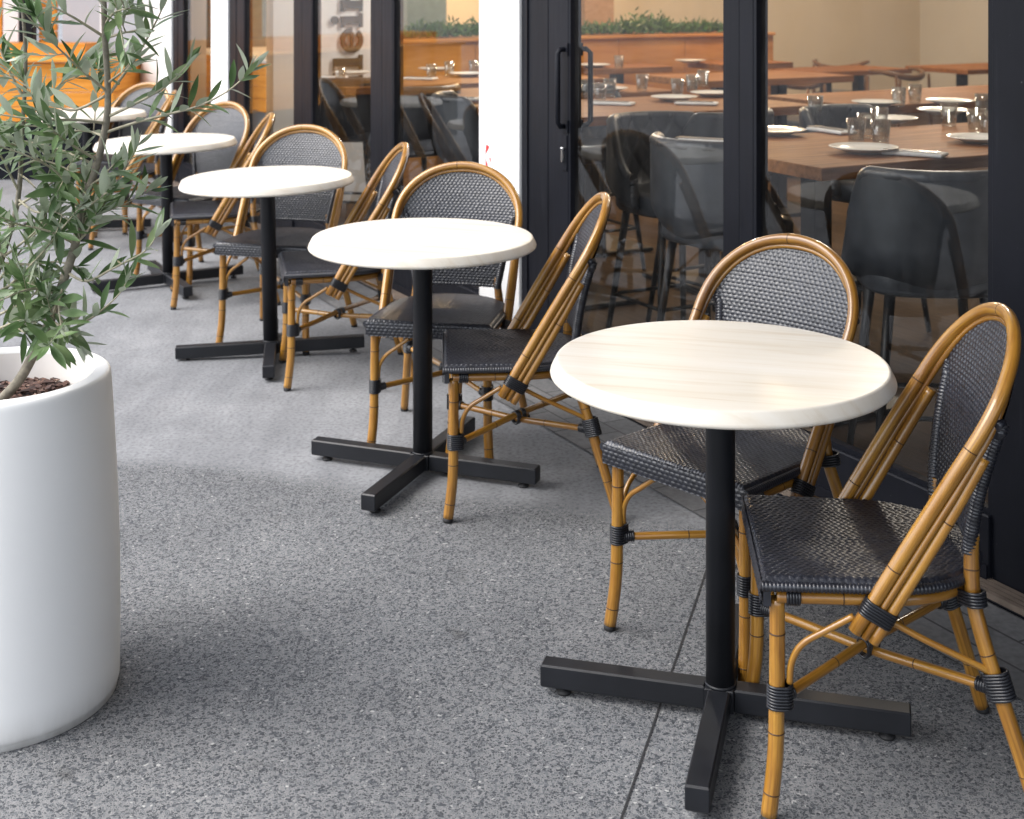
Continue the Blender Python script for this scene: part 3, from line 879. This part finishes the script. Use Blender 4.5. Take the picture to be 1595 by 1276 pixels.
lims = [(-.30, .975), (.9755, 2.20), (2.783, 3.90), (3.9005, 5.09), (5.0905, 6.554), (6.9495, 8.06)]
bays = []
for i, ((s0, s1, lab), (lo, hi)) in enumerate(zip(BAYS, lims)):
    bays.append(frame_bay(i, s0, s1, lab, lo, hi))
# door leaf furniture: two long pull bars and a lock
dr = bays[1]
m = MB()
sH = 2.068
for n0, n1 in ((-.017, -.050), (.046, .10)):
    z0, z1 = .975, 1.275
    P = [fac(sH, n0, z1), fac(sH, n1*.8, z1), fac(sH, n1, z1-.015), fac(sH, n1, z0+.015), fac(sH, n1*.8, z0), fac(sH, n0, z0)]
    m.tube(P, .0105, FRAME, 12)
    for z in (z0, z1): m.box(fac(sH, n0*1.05, z), (.006,.05,.05), FRAME, rotz3(FROT))
local(m, dr).build('handle', dr)
m = MB(); fbox(m, sH-.018, sH+.018, -.021, -.0165, .80, .94, FRAME, .002)
m.lathe([(0,0),(.010,0),(.010,.008),(0,.008)], STEEL, 16, fac(sH, -.027, .885)); fbox(m, sH-.006, sH+.006, -.033, -.0215, .835, .885, STEEL, .002)
local(m, dr).build('lock', dr)
# fixed black panel between door and column
m = MB(); fbox(m, 2.2005, 2.419, -.018, .045, 0, HF, FRAME, .003); fbox(m, 2.36, 2.38, -.0245, -.0185, 0, HF, FRAME)
tag(m.build('door_jamb'), 'black door jamb panel between the glass door and the white column', 'door jamb')
def column(s0, s1, label, red=False):
    t = tag(empty('column', fac((s0+s1)/2, 0, 0)), label, 'column')
    m = MB(); fbox(m, s0, s1, -.03, .055, 0, HF, WHITEWALL, .003); local(m, t).build('shaft', t)
    if red:
        m = MB(); mi = m.mi(RED)
        for (a, b, c) in (((2.775,.838),(2.735,.880),(2.765,.885)), ((2.775,.828),(2.735,.775),(2.768,.782)), ((2.735,.835),(2.728,.80),(2.724,.83))):
            k = len(m.v); m.v += [fac(s-.055, -.0325, z-.045) for s, z in (a, b, c)]; m.face([k, k+1, k+2], mi)
        local(m, t).build('red_sticker', t)
column(2.4195, 2.7825, 'white column with a torn red sticker, left of the black door', True)
column(6.5545, 6.949, 'narrow white column between the far glass panes')
m = MB(); fbox(m, 8.0605, 12.5, -.03, .25, 0, HF, WHITEWALL, .003); tag(m.build('white_wall'), 'white rendered wall at the far end of the shop front', 'wall')
m = MB(); fbox(m, -6, -.301, -.03, .25, 0, HF, FRAME, .003); tag(m.build('end_panel'), 'black panel closing the shop front at the right edge', 'wall panel')
# unseen roof; overhang and near slab added to cast shade
m = MB(); fbox(m, -6, 13, -1.15, 9.5, HF+.001, HF+.30, WHITEWALL, .01); tag(m.build('shading_roof'), 'flat white roof, its unseen overhang sized to shade the shop front', 'canopy')
m = MB(); fbox(m, -7, 1.0, -2.9, -1.1505, HF+.031, HF+.27, WHITEWALL, .01); tag(m.build('shading_roof'), 'unseen white slab added to shade the nearest table and paving', 'canopy')  # extra slab out of view, put there to dim the near table
# ------------------------------------------------------------------ interior
m = MB(); mi = m.mi(WOODFLOOR); q = [(-6,.05),(12.5,.05),(12.5,10),(-6,10)]
m.v += [fac(s, n, .004) for s, n in q]; m.face([3,2,1,0], mi, False, [(s, n) for s, n in q][::-1]); struct(m.build('interior_floor'))
CEIL = simple('ceiling_paint', (.55,.52,.47), .8, .03, 2)
m = MB(); mi = m.mi(CEIL); m.v += [fac(s, n, 3.15) for s, n in q]; m.face([0,1,2,3], mi); struct(m.build('interior_ceiling'))
m = MB(); fbox(m, 10.0, 10.15, .26, 10, .004, 3.15, CREAM); struct(m.build('interior_wall'))
m = MB(); fbox(m, -6, 10.0, 9.8, 9.95, .004, 3.15, simple('pale_plaster', (.66,.63,.58), .8, .04, 1.2)); struct(m.build('interior_wall'))
m = MB(); fbox(m, -6, -5.85, .26, 9.8, .004, 3.15, CREAM); struct(m.build('interior_wall'))
# sign wall (white, with upright lettering)
sgn = tag(empty('sign_wall', fac(6.5, .6, 0)), 'white inner wall carrying big dark upright letters, behind the narrow pane', 'sign wall')
m = MB(); fbox(m, 6.45, 6.6, .26, 1.12, .004, 3.1, WHITEWALL); local(m, sgn).build('panel', sgn)
def letter_pts():
    return None
def sign_poly(mb, polys, z0, zdir=1):
    """letters read upward: letter x runs up (z), letter y runs towards smaller n (left)"""
    mi = mb.mi(GREEN); NB = .905; SC = 1.0
    for poly in polys:
        k = len(mb.v); n_ = len(poly)
        for off in (.0, .03):
            for (x, y) in poly: mb.v.append(fac(6.4485-off, NB-y, z0+x*1.12-.118))
        for i in range(n_):
            i2 = (i+1) % n_
            mb.face([k+i, k+i2, k+n_+i2, k+n_+i], mi)
        mb.face([k+n_+i for i in range(n_)], mi); mb.face([k+n_-1-i for i in range(n_)], mi)
def ring_arc(cx, cy, r0, r1, a0, a1, n=24, sx=1, sy=1):
    out = [];
    for i in range(n):
        A = math.radians(a0+(a1-a0)*i/n); B = math.radians(a0+(a1-a0)*(i+1)/n)
        out.append([(cx+r0[0]*math.cos(A), cy+r0[1]*math.sin(A)), (cx+r1[0]*math.cos(A), cy+r1[1]*math.sin(A)), (cx+r1[0]*math.cos(B), cy+r1[1]*math.sin(B)), (cx+r0[0]*math.cos(B), cy+r0[1]*math.sin(B))])
    return out
AH, XH = .215, .158
l1 = [[(.02,0),(.075,0),(.075,AH),(.02,AH)], [(0,0),(.0199,0),(.0199,.022),(0,.022)], [(.0751,0),(.095,0),(.095,.022),(.0751,.022)], [(0,AH-.022),(.0199,AH-.022),(.0199,AH),(0,AH)]]
l2 = ring_arc(.08, XH/2, (.042,.052), (.08,.083), 0, 318) + [[(.035,.068),(.128,.068),(.128,.088),(.035,.088)]]
l3 = [[(.02,0),(.07,0),(.07,XH),(.02,XH)], [(0,0),(.0199,0),(.0199,.022),(0,.022)], [(.0701,0),(.09,0),(.09,.022),(.0701,.022)], [(0,XH-.022),(.0199,XH-.022),(.0199,XH),(0,XH)],
      [(.045+.026*math.cos(2*PI*k/14), AH-.01+.026*math.sin(2*PI*k/14)) for k in range(14)]]
l4 = [[(.02,0),(.07,0),(.07,XH),(.02,XH)], [(0,0),(.09,0),(.09,-.0),(.0,.02)], [(.0,XH-.022),(.0199,XH-.022),(.0199,XH),(0,XH)], [(.115,0),(.165,0),(.165,.11),(.115,.11)]] + ring_arc(.115, .098, (.0,.02), (.052,.06), 0, 180)
l0 = [[(.0,0),(.06,0),(.06,.02),(.0,.02)], [(.0,.02),(.05,.02),(.05,AH),(.0,AH)], [(.0501,AH-.03),(.075,AH-.03),(.075,AH),(.0501,AH)]]
for nm, polys, z0 in (('letter', l0, .955), ('letter', l1, 1.055), ('letter', l2, 1.175), ('letter', l3, 1.355), ('letter', l4, 1.465)):
    mm = MB(); sign_poly(mm, polys, z0); local(mm, sgn).build(nm, sgn)
cn = tag(empty('reflection_counter', fac(8.4, .8, 0)), 'orange boarded counter standing in for reflections in the far panes', 'counter')  # added boards imitate the orange reflections in the far panes
m = MB()
for q in range(4): fbox(m, 7.05, 9.7, .55, .60, .56+.095*q, .652+.095*q, ORANGE, .004); fbox(m, 7.0, 7.05, .55, 1.3, .56+.095*q, .652+.095*q, ORANGE, .004)
local(m, cn).build('board_cladding', cn)
m = MB(); fbox(m, 7.06, 9.7, .61, 1.3, .004, .93, GREYPANEL); local(m, cn).build('carcass', cn)
m = MB(); fbox(m, 6.98, 9.72, .52, 1.32, .941, .965, WHITEWALL, .004); local(m, cn).build('counter_top', cn)
m = MB(); fbox(m, 9.85, 9.95, .3, 3.2, .004, 3.1, simple('teal_reflection', (.10,.15,.17), .6)); tag(m.build('reflection_panel'), 'blue grey panel standing in for reflections in the far panes', 'wall panel')  # added panel, its colour imitates blue grey reflections in the glass
m = MB(); fbox(m, 9.72, 9.80, .78, .90, .004, 3.1, ORANGE, .004); tag(m.build('reflection_post'), 'orange post standing in for a reflection in the far panes', 'post')  # added post imitates an upright orange reflection in the glass
# booth partition with a hedge of small plants
pw = tag(empty('booth_partition', fac(6.4, 2.9, 0)), 'honey coloured wooden booth partition inside, below the row of greenery', 'partition')
m = MB()
n0 = 1.16
while n0 < 4.5:
    fbox(m, 6.4, 6.5, n0, min(n0+.62, 4.55), .004, 1.12, PARTWOOD, .002); n0 += .624
local(m, pw).build('panelling', pw)
m = MB(); fbox(m, 6.37, 6.95, 1.16, 4.55, 1.1205, 1.145, PARTWOOD, .003); local(m, pw).build('cap', pw)
m = MB(); fbox(m, 5.95, 6.3985, 1.5, 4.5, .38, .46, PARTWOOD, .01); fbox(m, 6.0, 6.39, 1.55, 4.45, .004, .3795, FRAME); local(m, pw).build('bench', pw)
m = MB(); rr = random.Random(3); hmi = m.mi(HEDGE)
for k in range(5200):
    n = rr.uniform(1.2, 4.5); hgt = .065+.03*math.sin(n*4.1)+.02*math.sin(n*9.7)
    c = fac(6.62+rr.uniform(-.14,.14), n, 1.147+abs(rr.gauss(0,.55))*hgt*.9)
    d = Vector((rr.gauss(0,1), rr.gauss(0,1), abs(rr.gauss(0,1))+.4)).normalized()*rr.uniform(.03,.075); s_ = d.orthogonal().normalized()*.011
    b0 = len(m.v); m.v += [c, c+d*.5+s_, c+d, c+d*.5-s_]; m.face([b0,b0+1,b0+2,b0+3], hmi, True)
tag(m.build('green_hedge'), 'row of small green plants along the top of the booth partition', 'plants')
m = MB(); fbox(m, 7.3, 7.7, 3.27, 3.56, .004, 3.15, wood('tan_pillar_wood', (.36,.22,.12), (.42,.26,.15), (.46,.3,.18))); tag(m.build('tan_pillar'), 'tan pillar rising behind the booth partition, seen through the door glass', 'pillar')
# interior tables
def wood_table(s0, s1, n0, n1, z, label, round_=False, group='wooden dining tables inside'):
    c = fac((s0+s1)/2, (n0+n1)/2, 0); t = tag(empty('dining_table', c, FROT), label, 'table', group)
    m = MB(); m.box((0,0,z-.022), (n1-n0, s1-s0, .044), TABWOOD, None, .003); m.build('tabletop', t)
    m = MB()
    for x in ((-(n1-n0)/2+.35, (n1-n0)/2-.35) if n1-n0 > 1.1 else (0,)):
        m.box((x,0,(z-.044)/2+.01), (.08,.08,z-.066), BLKMETAL, None, .003); m.box((x,0,.018), (.5,.5,.022), BLKMETAL, None, .004)
    m.build('pedestal', t); return t
wood_table(.90, 1.76, .26, 2.3, .93, 'large dark wooden bar table inside the right-hand pane')
wood_table(2.55, 3.35, 2.0, 3.9, .93, 'second wooden bar table inside, behind the large one')
wood_table(2.75, 3.60, .30, 1.85, .93, 'wooden bar table seen through the door glass')
wood_table(3.85, 4.6, .42, 1.8, .93, 'wooden bar table low behind the pane left of the column')
wood_table(4.95, 5.7, .20, 2.0, .93, 'wooden bar table before the lettered wall')
wood_table(5.85, 6.3, 2.45, 3.15, .93, 'small booth table against the partition, left one')
wood_table(5.85, 6.3, 3.6, 4.3, .93, 'small booth table against the partition, right one')
wood_table(4.4, 5.1, 2.4, 3.6, .93, 'wooden bar table in the middle of the room')
wood_table(7.0, 7.7, 5.6, 6.7, .75, 'low dining table far inside, left of the black mullion')
wood_table(6.6, 7.4, 7.0, 8.6, .75, 'low dining table far inside against the cream wall')
# bar stools
def make_stool(label):
    t = tag(empty('bar_stool', (0,0,0)), label, 'bar stool', 'charcoal leather bar stools inside')
    # faces +y
    m = MB(); out = []; inn = []
    NA = 132; NR = 44
    def top(a):
        k = max(0, (abs(a)-60)/50); k = min(1, k); k = k*k*(3-2*k)
        return .955-.225*k
    rows_o = []; rows_i = []
    for j in range(NR):
        f = j/(NR-1); ro = []; ri = []
        for i in range(NA+1):
            a = -112+224*i/NA; A = math.radians(a-90)
            z = .60+(top(a)-.60)*f
            fl = .238-.075*max(0, 1-f/.38)**2-.012*max(0, (f-.38)/.62)
            sx = 1.12
            rnd = 0
            ro.append(((fl-rnd)*sx*math.cos(A), (fl-rnd)*math.sin(A)-.02-.03*f, z))
            dg = lambda x: math.exp(-((x-round(x))/.09)**2)
            q = -.0065*max(dg(a/26+f*2.6), dg(a/26-f*2.6))
            th = .042
            ri.append(((fl-th-q)*sx*math.cos(A), (fl-th-q)*math.sin(A)-.02-.03*f, z))
        rows_o.append(ro); rows_i.append(ri)
    m.grid(rows_o, LEATHER); m.grid(rows_i, LEATHER, flip=True)
    # rolled lip
    lip = [(Vector(a)+Vector(b))/2 for a, b in zip(rows_o[-1], rows_i[-1])]
    m.tube(lip, .0225, LEATHER, 10)
    for e in (0, NA):
        m.tube([(Vector(rows_o[j][e])+Vector(rows_i[j][e]))/2 for j in range(NR)], .0215, LEATHER, 10)
    m.build('backrest', t)
    m = MB(); pr = []
    for z, k in ((.585,.86),(.59,.95),(.605,1.0),(.66,1.0),(.675,.96),(.68,.85)):
        pr.append([(math.copysign(abs(math.cos(2*PI*i/40))**.6, math.cos(2*PI*i/40))*.212*k, math.copysign(abs(math.sin(2*PI*i/40))**.6, math.sin(2*PI*i/40))*.205*k+.005, z) for i in range(40)])
    m.grid(pr, LEATHER, wrap=True); mi = m.mi(LEATHER)
    for r, fl in ((pr[0], True), (pr[-1], False)):
        b0 = len(m.v); m.v += [Vector(p) for p in r]; m.face([b0+i for i in (range(39,-1,-1) if fl else range(40))], mi)
    m.build('seat', t)
    F_ = []
    for sx in (-1, 1):
        for sy in (-1, 1):
            m = MB(); a = Vector((sx*.14, sy*.13, .588)); b = Vector((sx*.20, sy*.20, .004)); m.tube([a, a.lerp(b,.5), b], [.017,.0145,.011], BLKMETAL, 12); m.build('leg', t)
            F_.append(a.lerp(b, .62))
    m = MB()
    for i, j in ((0,1),(1,3),(3,2),(2,0)): m.tube([F_[i], F_[j]], .008, BLKMETAL, 8)
    m.build('footrest', t)
    return t
ST = [ (.60, .42, -.55, 'charcoal bar stool with its back to the right-hand pane'),
       (1.50, .33, -PI/2+.1, 'grey bar stool in profile at the large bar table, beside the black mullion'),
       (2.42, .95, .1, 'grey bar stool with back to us, at the table behind the door glass'),
       (2.15, .55, PI, 'dark bar stool facing us beside the door handle, across the large bar table'),
       (.60, 1.15, .05, 'dark bar stool on the near side of the large bar table, farther in'),
       (2.05, 1.5, PI+.1, 'dark bar stool across the large bar table, deep inside the right-hand pane'),
       (4.45, .40, .05, 'blue grey bar stool with its back to the pane left of the white column'),
       (3.65, .45, -PI/2-.3, 'dark bar stool in profile low beside the white column'),
       (5.30, .36, -PI/2+.9, 'bar stool with quilted back, below the lettered wall'),
       (3.75, 1.15, PI, 'bar stool across the door-side table, facing the entrance')]
ss = None
for s, n, r, lab in ST:
    p = fac(s, n, .004); rz = FROT+r     # local y -> D when r = 0
    if ss is None: ss = make_stool(lab); ss.location = p; ss.rotation_euler = (0,0,rz)
    else: dup(ss, p, rz, lab)
# low wooden dining chairs
def make_wchair(label):
    t = tag(empty('dining_chair', (0,0,0)), label, 'chair', 'low wooden dining chairs inside')
    m = MB(); m.box((0,0,.445), (.44,.42,.05), LEATHER, None, .015); m.build('seat_pad', t)
    m = MB(); P = [Vector((.27*math.cos(math.radians(a)), .16+.24*math.sin(math.radians(a))*-1-.1, .74+.03*math.cos(math.radians(a*2)))) for a in range(-10, 191, 10)]
    m.tube(P, [.014+.014*math.sin(PI*i/(len(P)-1)) for i in range(len(P))], CHAIRWOOD, 10); m.build('back_rail', t)
    for sx in (-1, 1):
        for sy, zt in ((-.17, .74), (.18, .72)):
            m = MB(); m.tube([(sx*.22, sy*.9, zt), (sx*.215, sy, .44), (sx*.235, sy*1.15, .004)], [.012,.018,.011], CHAIRWOOD, 10); m.build('leg', t)
    return t
ws = None
for (px, py, r, lab) in ((1400,112,.6,'walnut chair with a bowed back rail, centre of the right-hand pane'), (1308,98,-.5,'walnut chair with a dark cushion, left of the cream wall gap'), (1232,128,2.5,'walnut armchair seen low at the left of the right-hand pane'), (1130,118,1.2,'walnut chair behind the black mullion')):
    c = onz(px, py, .76); c.z = .004
    if ws is None: ws = make_wchair(lab); ws.location = c; ws.rotation_euler = (0,0,r)
    else: dup(ws, c, r, lab)
# tableware
def mk_plate(lab):
    t = MB(); t.lathe([(0,.004),(.05,.0),(.055,.0),(.085,.012),(.118,.021),(.121,.0235),(.118,.0245),(.085,.0165),(.055,.0085),(0,.008)], CERAMIC, 40)
    return tag(t.build('plate'), lab, 'plate', 'white plates set on the tables inside')
def mk_glass_(lab):
    t = MB(); t.lathe([(0,0),(.027,0),(.029,.003),(.036,.095),(.0345,.095),(.0275,.014),(0,.012)], TUMBLER, 24)
    return tag(t.build('tumbler'), lab, 'glass', 'drinking glasses on the tables inside')
def mk_nap(lab):
    t = tag(empty('napkin', (0,0,0)), lab, 'napkin', 'folded napkins with cutlery')
    m = MB(); m.box((0,0,.007), (.09,.21,.012), LINEN, None, .004); m.build('cloth', t)
    m = MB()
    for dx in (-.016, .014):
        m.box((dx,.01,.0155), (.010,.19,.003), STEEL, None, .001); m.box((dx,.09,.0155), (.018,.05,.0031), STEEL, None, .001)
    m.build('cutlery', t); return t
PL = [(1345,238,'round white plate nearest the window, on the large bar table'), (1526,222,'white plate at the right frame edge of the large bar table'), (1208,210,'white plate half hidden by the black mullion'), (1385,191,'white plate behind the tumblers on the large bar table'),
      (1365,165,'white plate on the second bar table, left end'), (1480,163,'white plate on the second bar table, rear'), (1470,178,'white plate on the second bar table, front'),
      (1050,157,'white plate in the middle of the door-glass table'), (945,143,'white plate by the door handle, on the door-glass table'), (1110,150,'white plate beside the black mullion, on the door-glass table'),
      (550,117,'white plate below the wall lettering'), (678,111,'white plate on the table left of the white column'), (728,119,'white plate touching the white column edge'), (925,105,'small white plate on the left booth table'), (1075,98,'small white plate on the right booth table')]
psrc = None
for (px, py, lab) in PL:
    c = onz(px, py, .932)
    if psrc is None: psrc = mk_plate(lab); psrc.location = c
    else: dup(psrc, c, 0, lab)
GL = [(1334,224,'tumbler standing behind the nearest white plate'), (1372,226,'tumbler right of the pair behind the nearest plate'), (1370,204,'tumbler farthest back behind the nearest plate'), (1520,206,'tumbler behind the plate at the right frame edge'), (1530,178,'tumbler at the right end of the second bar table'),
      (1400,166,'left tumbler of the pair on the second bar table'), (1425,160,'right tumbler of the pair on the second bar table'), (935,158,'tumbler nearest the door handle'), (915,152,'tumbler beside the door stile'), (1055,150,'tumbler behind the plate on the door-glass table'), (1000,142,'tumbler in the rear of the door-glass table'), (1095,134,'tumbler beside the black mullion at the door-glass table'),
      (530,128,'tumbler below the wall lettering'), (672,123,'tumbler left of the white column'), (738,116,'tumbler at the white column edge'), (964,107,'tumbler on the left booth table'), (1350,215,'tumbler between the other two behind the nearest plate'), (1478,196,'tumbler near the far edge of the large bar table'), (1540,214,'tumbler cut by the right-hand frame on the large bar table'), (1270,182,'tumbler beside the black mullion on the large bar table'), (950,150,'tumbler between plate and door handle'), (1078,143,'tumbler in front of the black mullion, door-glass table'), (700,118,'tumbler in the middle of the pane left of the column')]
gs = None
for (px, py, lab) in GL:
    c = onz(px, py, .932)
    if gs is None: gs = mk_glass_(lab); gs.location = c
    else: dup(gs, c, 0, lab)
NP = [(1295,206,.5,'folded white napkin left of the tumblers on the large bar table'), (1425,242,1.0,'napkin with cutlery right of the nearest plate'), (1100,222,1.1,'white napkin at the left end of the large bar table'), (955,163,1.2,'white napkin by the door handle'), (1085,163,1.3,'napkin right of the plate behind the door glass'), (655,124,1.2,'napkin at the left of the pane beside the column'), (715,156,1.3,'napkin on the lower table beside the white column'), (515,122,1.2,'napkin at the left of the lettered wall pane')]
ns = None
for (px, py, r, lab) in NP:
    c = onz(px, py, .932)
    if ns is None: ns = mk_nap(lab); ns.location = c; ns.rotation_euler = (0,0,r)
    else: dup(ns, c, r, lab)
# lit pendant bulbs inside
def pend(s, n, e, lab, src, col=(1, .87, .70)):
    p = fac(s, n, 2.45)
    if src is None:
        src = tag(empty('pendant_lamp', p), lab, 'lamp', 'lit pendant lamps inside')
        m = MB(); m.lathe([(0,-.05),(.03,-.042),(.042,-.01),(.03,.03),(.015,.05),(0,.05)], BULB, 20); m.build('bulb', src)
        m = MB(); m.tube([(0,0,.05),(0,0,.7)], .004, FRAME, 6); m.lathe([(.018,.045),(.02,.1),(.005,.11)], FRAME, 16); m.build('cord', src)
    else: dup(src, p, 0, lab)
    l = bpy.data.lights.new('pendant_light', 'POINT'); l.energy = e; l.color = col; l.shadow_soft_size = .12
    o = bpy.data.objects.new('pendant_light', l); COL.objects.link(o); o.location = p-Vector((0,0,.12))
    return src
ls = None
for s, n, e, lab, col in ((1.6, 1.6, 38, 'lit pendant lamp over the large bar table', (1,.88,.74)), (3.4, 3.2, 55, 'lit pendant lamp over the second bar table', (1,.84,.66)), (5.2, 1.8, 85, 'lit pendant lamp before the lettered wall', (1,.96,.9)), (5.8, 4.0, 95, 'lit pendant lamp over the booth', (1,.70,.40)), (8.3, 3.2, 210, 'lit pendant lamp behind the partition', (1,.68,.36)), (7.2, 7.2, 95, 'lit pendant lamp over the low dining tables', (1,.82,.62))):
    ls = pend(s, n, e, lab, ls, col)
# ------------------------------------------------------------------ kiosk at the far left end
kz = 10.7
k = tag(empty('timber_kiosk', (-4.4, kz, 0)), 'orange weatherboard kiosk counter at the far left, behind the olive tree', 'kiosk'); KL = Vector(k.location)
def kbox(mb, x0, x1, y0, y1, z0, z1, mat, b=0): mb.box(Vector(((x0+x1)/2,(y0+y1)/2,(z0+z1)/2))-KL, (x1-x0,y1-y0,z1-z0), mat, None, b)
m = MB()
z = .46
while z < .9:
    kbox(m, -6.6, -3.13, kz, kz+.05, z, z+.113, ORANGE, .004)
    kbox(m, -3.18, -3.13, kz+.051, kz+1.2, z, z+.113, ORANGE, .004); z += .117
m.build('board_cladding', k)
m = MB(); kbox(m, -6.6, -3.2, kz+.05, kz+1.2, 0, .455, FRAME); m.build('plinth', k)
m = MB(); kbox(m, -6.6, -3.11, kz-.05, kz+.3, .93, .955, ORANGE, .004); kbox(m, -6.6, -3.45, kz+.31, kz+.7, .93, 1.06, ORANGE, .004); m.build('counter_top', k)
m = MB(); kbox(m, -3.78, -3.10, kz+.75, kz+.85, .93, 3.2, GREYPANEL, .004); kbox(m, -3.46, -3.44, kz+.735, kz+.75, .93, 3.2, WHITEWALL); m.build('grey_panel', k)
m = MB()
for i in range(34): kbox(m, -3.99, -3.84, kz+.78, kz+.83, 1.02+.065*i, 1.08+.065*i, ORANGE, .004)
m.build('shutter', k)
m = MB(); kbox(m, -4.12, -4.01, kz+.7, kz+.8, 1.06, 3.2, FRAME); m.build('black_post', k)
m = MB(); kbox(m, -4.26, -4.13, kz+.7, kz+.8, 1.06, 3.2, WHITEWALL, .004); m.build('white_post', k)
m = MB(); kbox(m, -4.42, -4.27, kz+.7, kz+.8, 1.06, 3.2, ORANGE, .004); kbox(m, -6.6, -4.421, kz+.7, kz+.8, 1.06, 3.2, WHITEWALL, .004); m.build('side_boarding', k)
m = MB(); kbox(m, -6.7, -3.05, kz-.2, kz+1.4, 3.21, 3.4, FRAME, .01); m.build('roof', k)
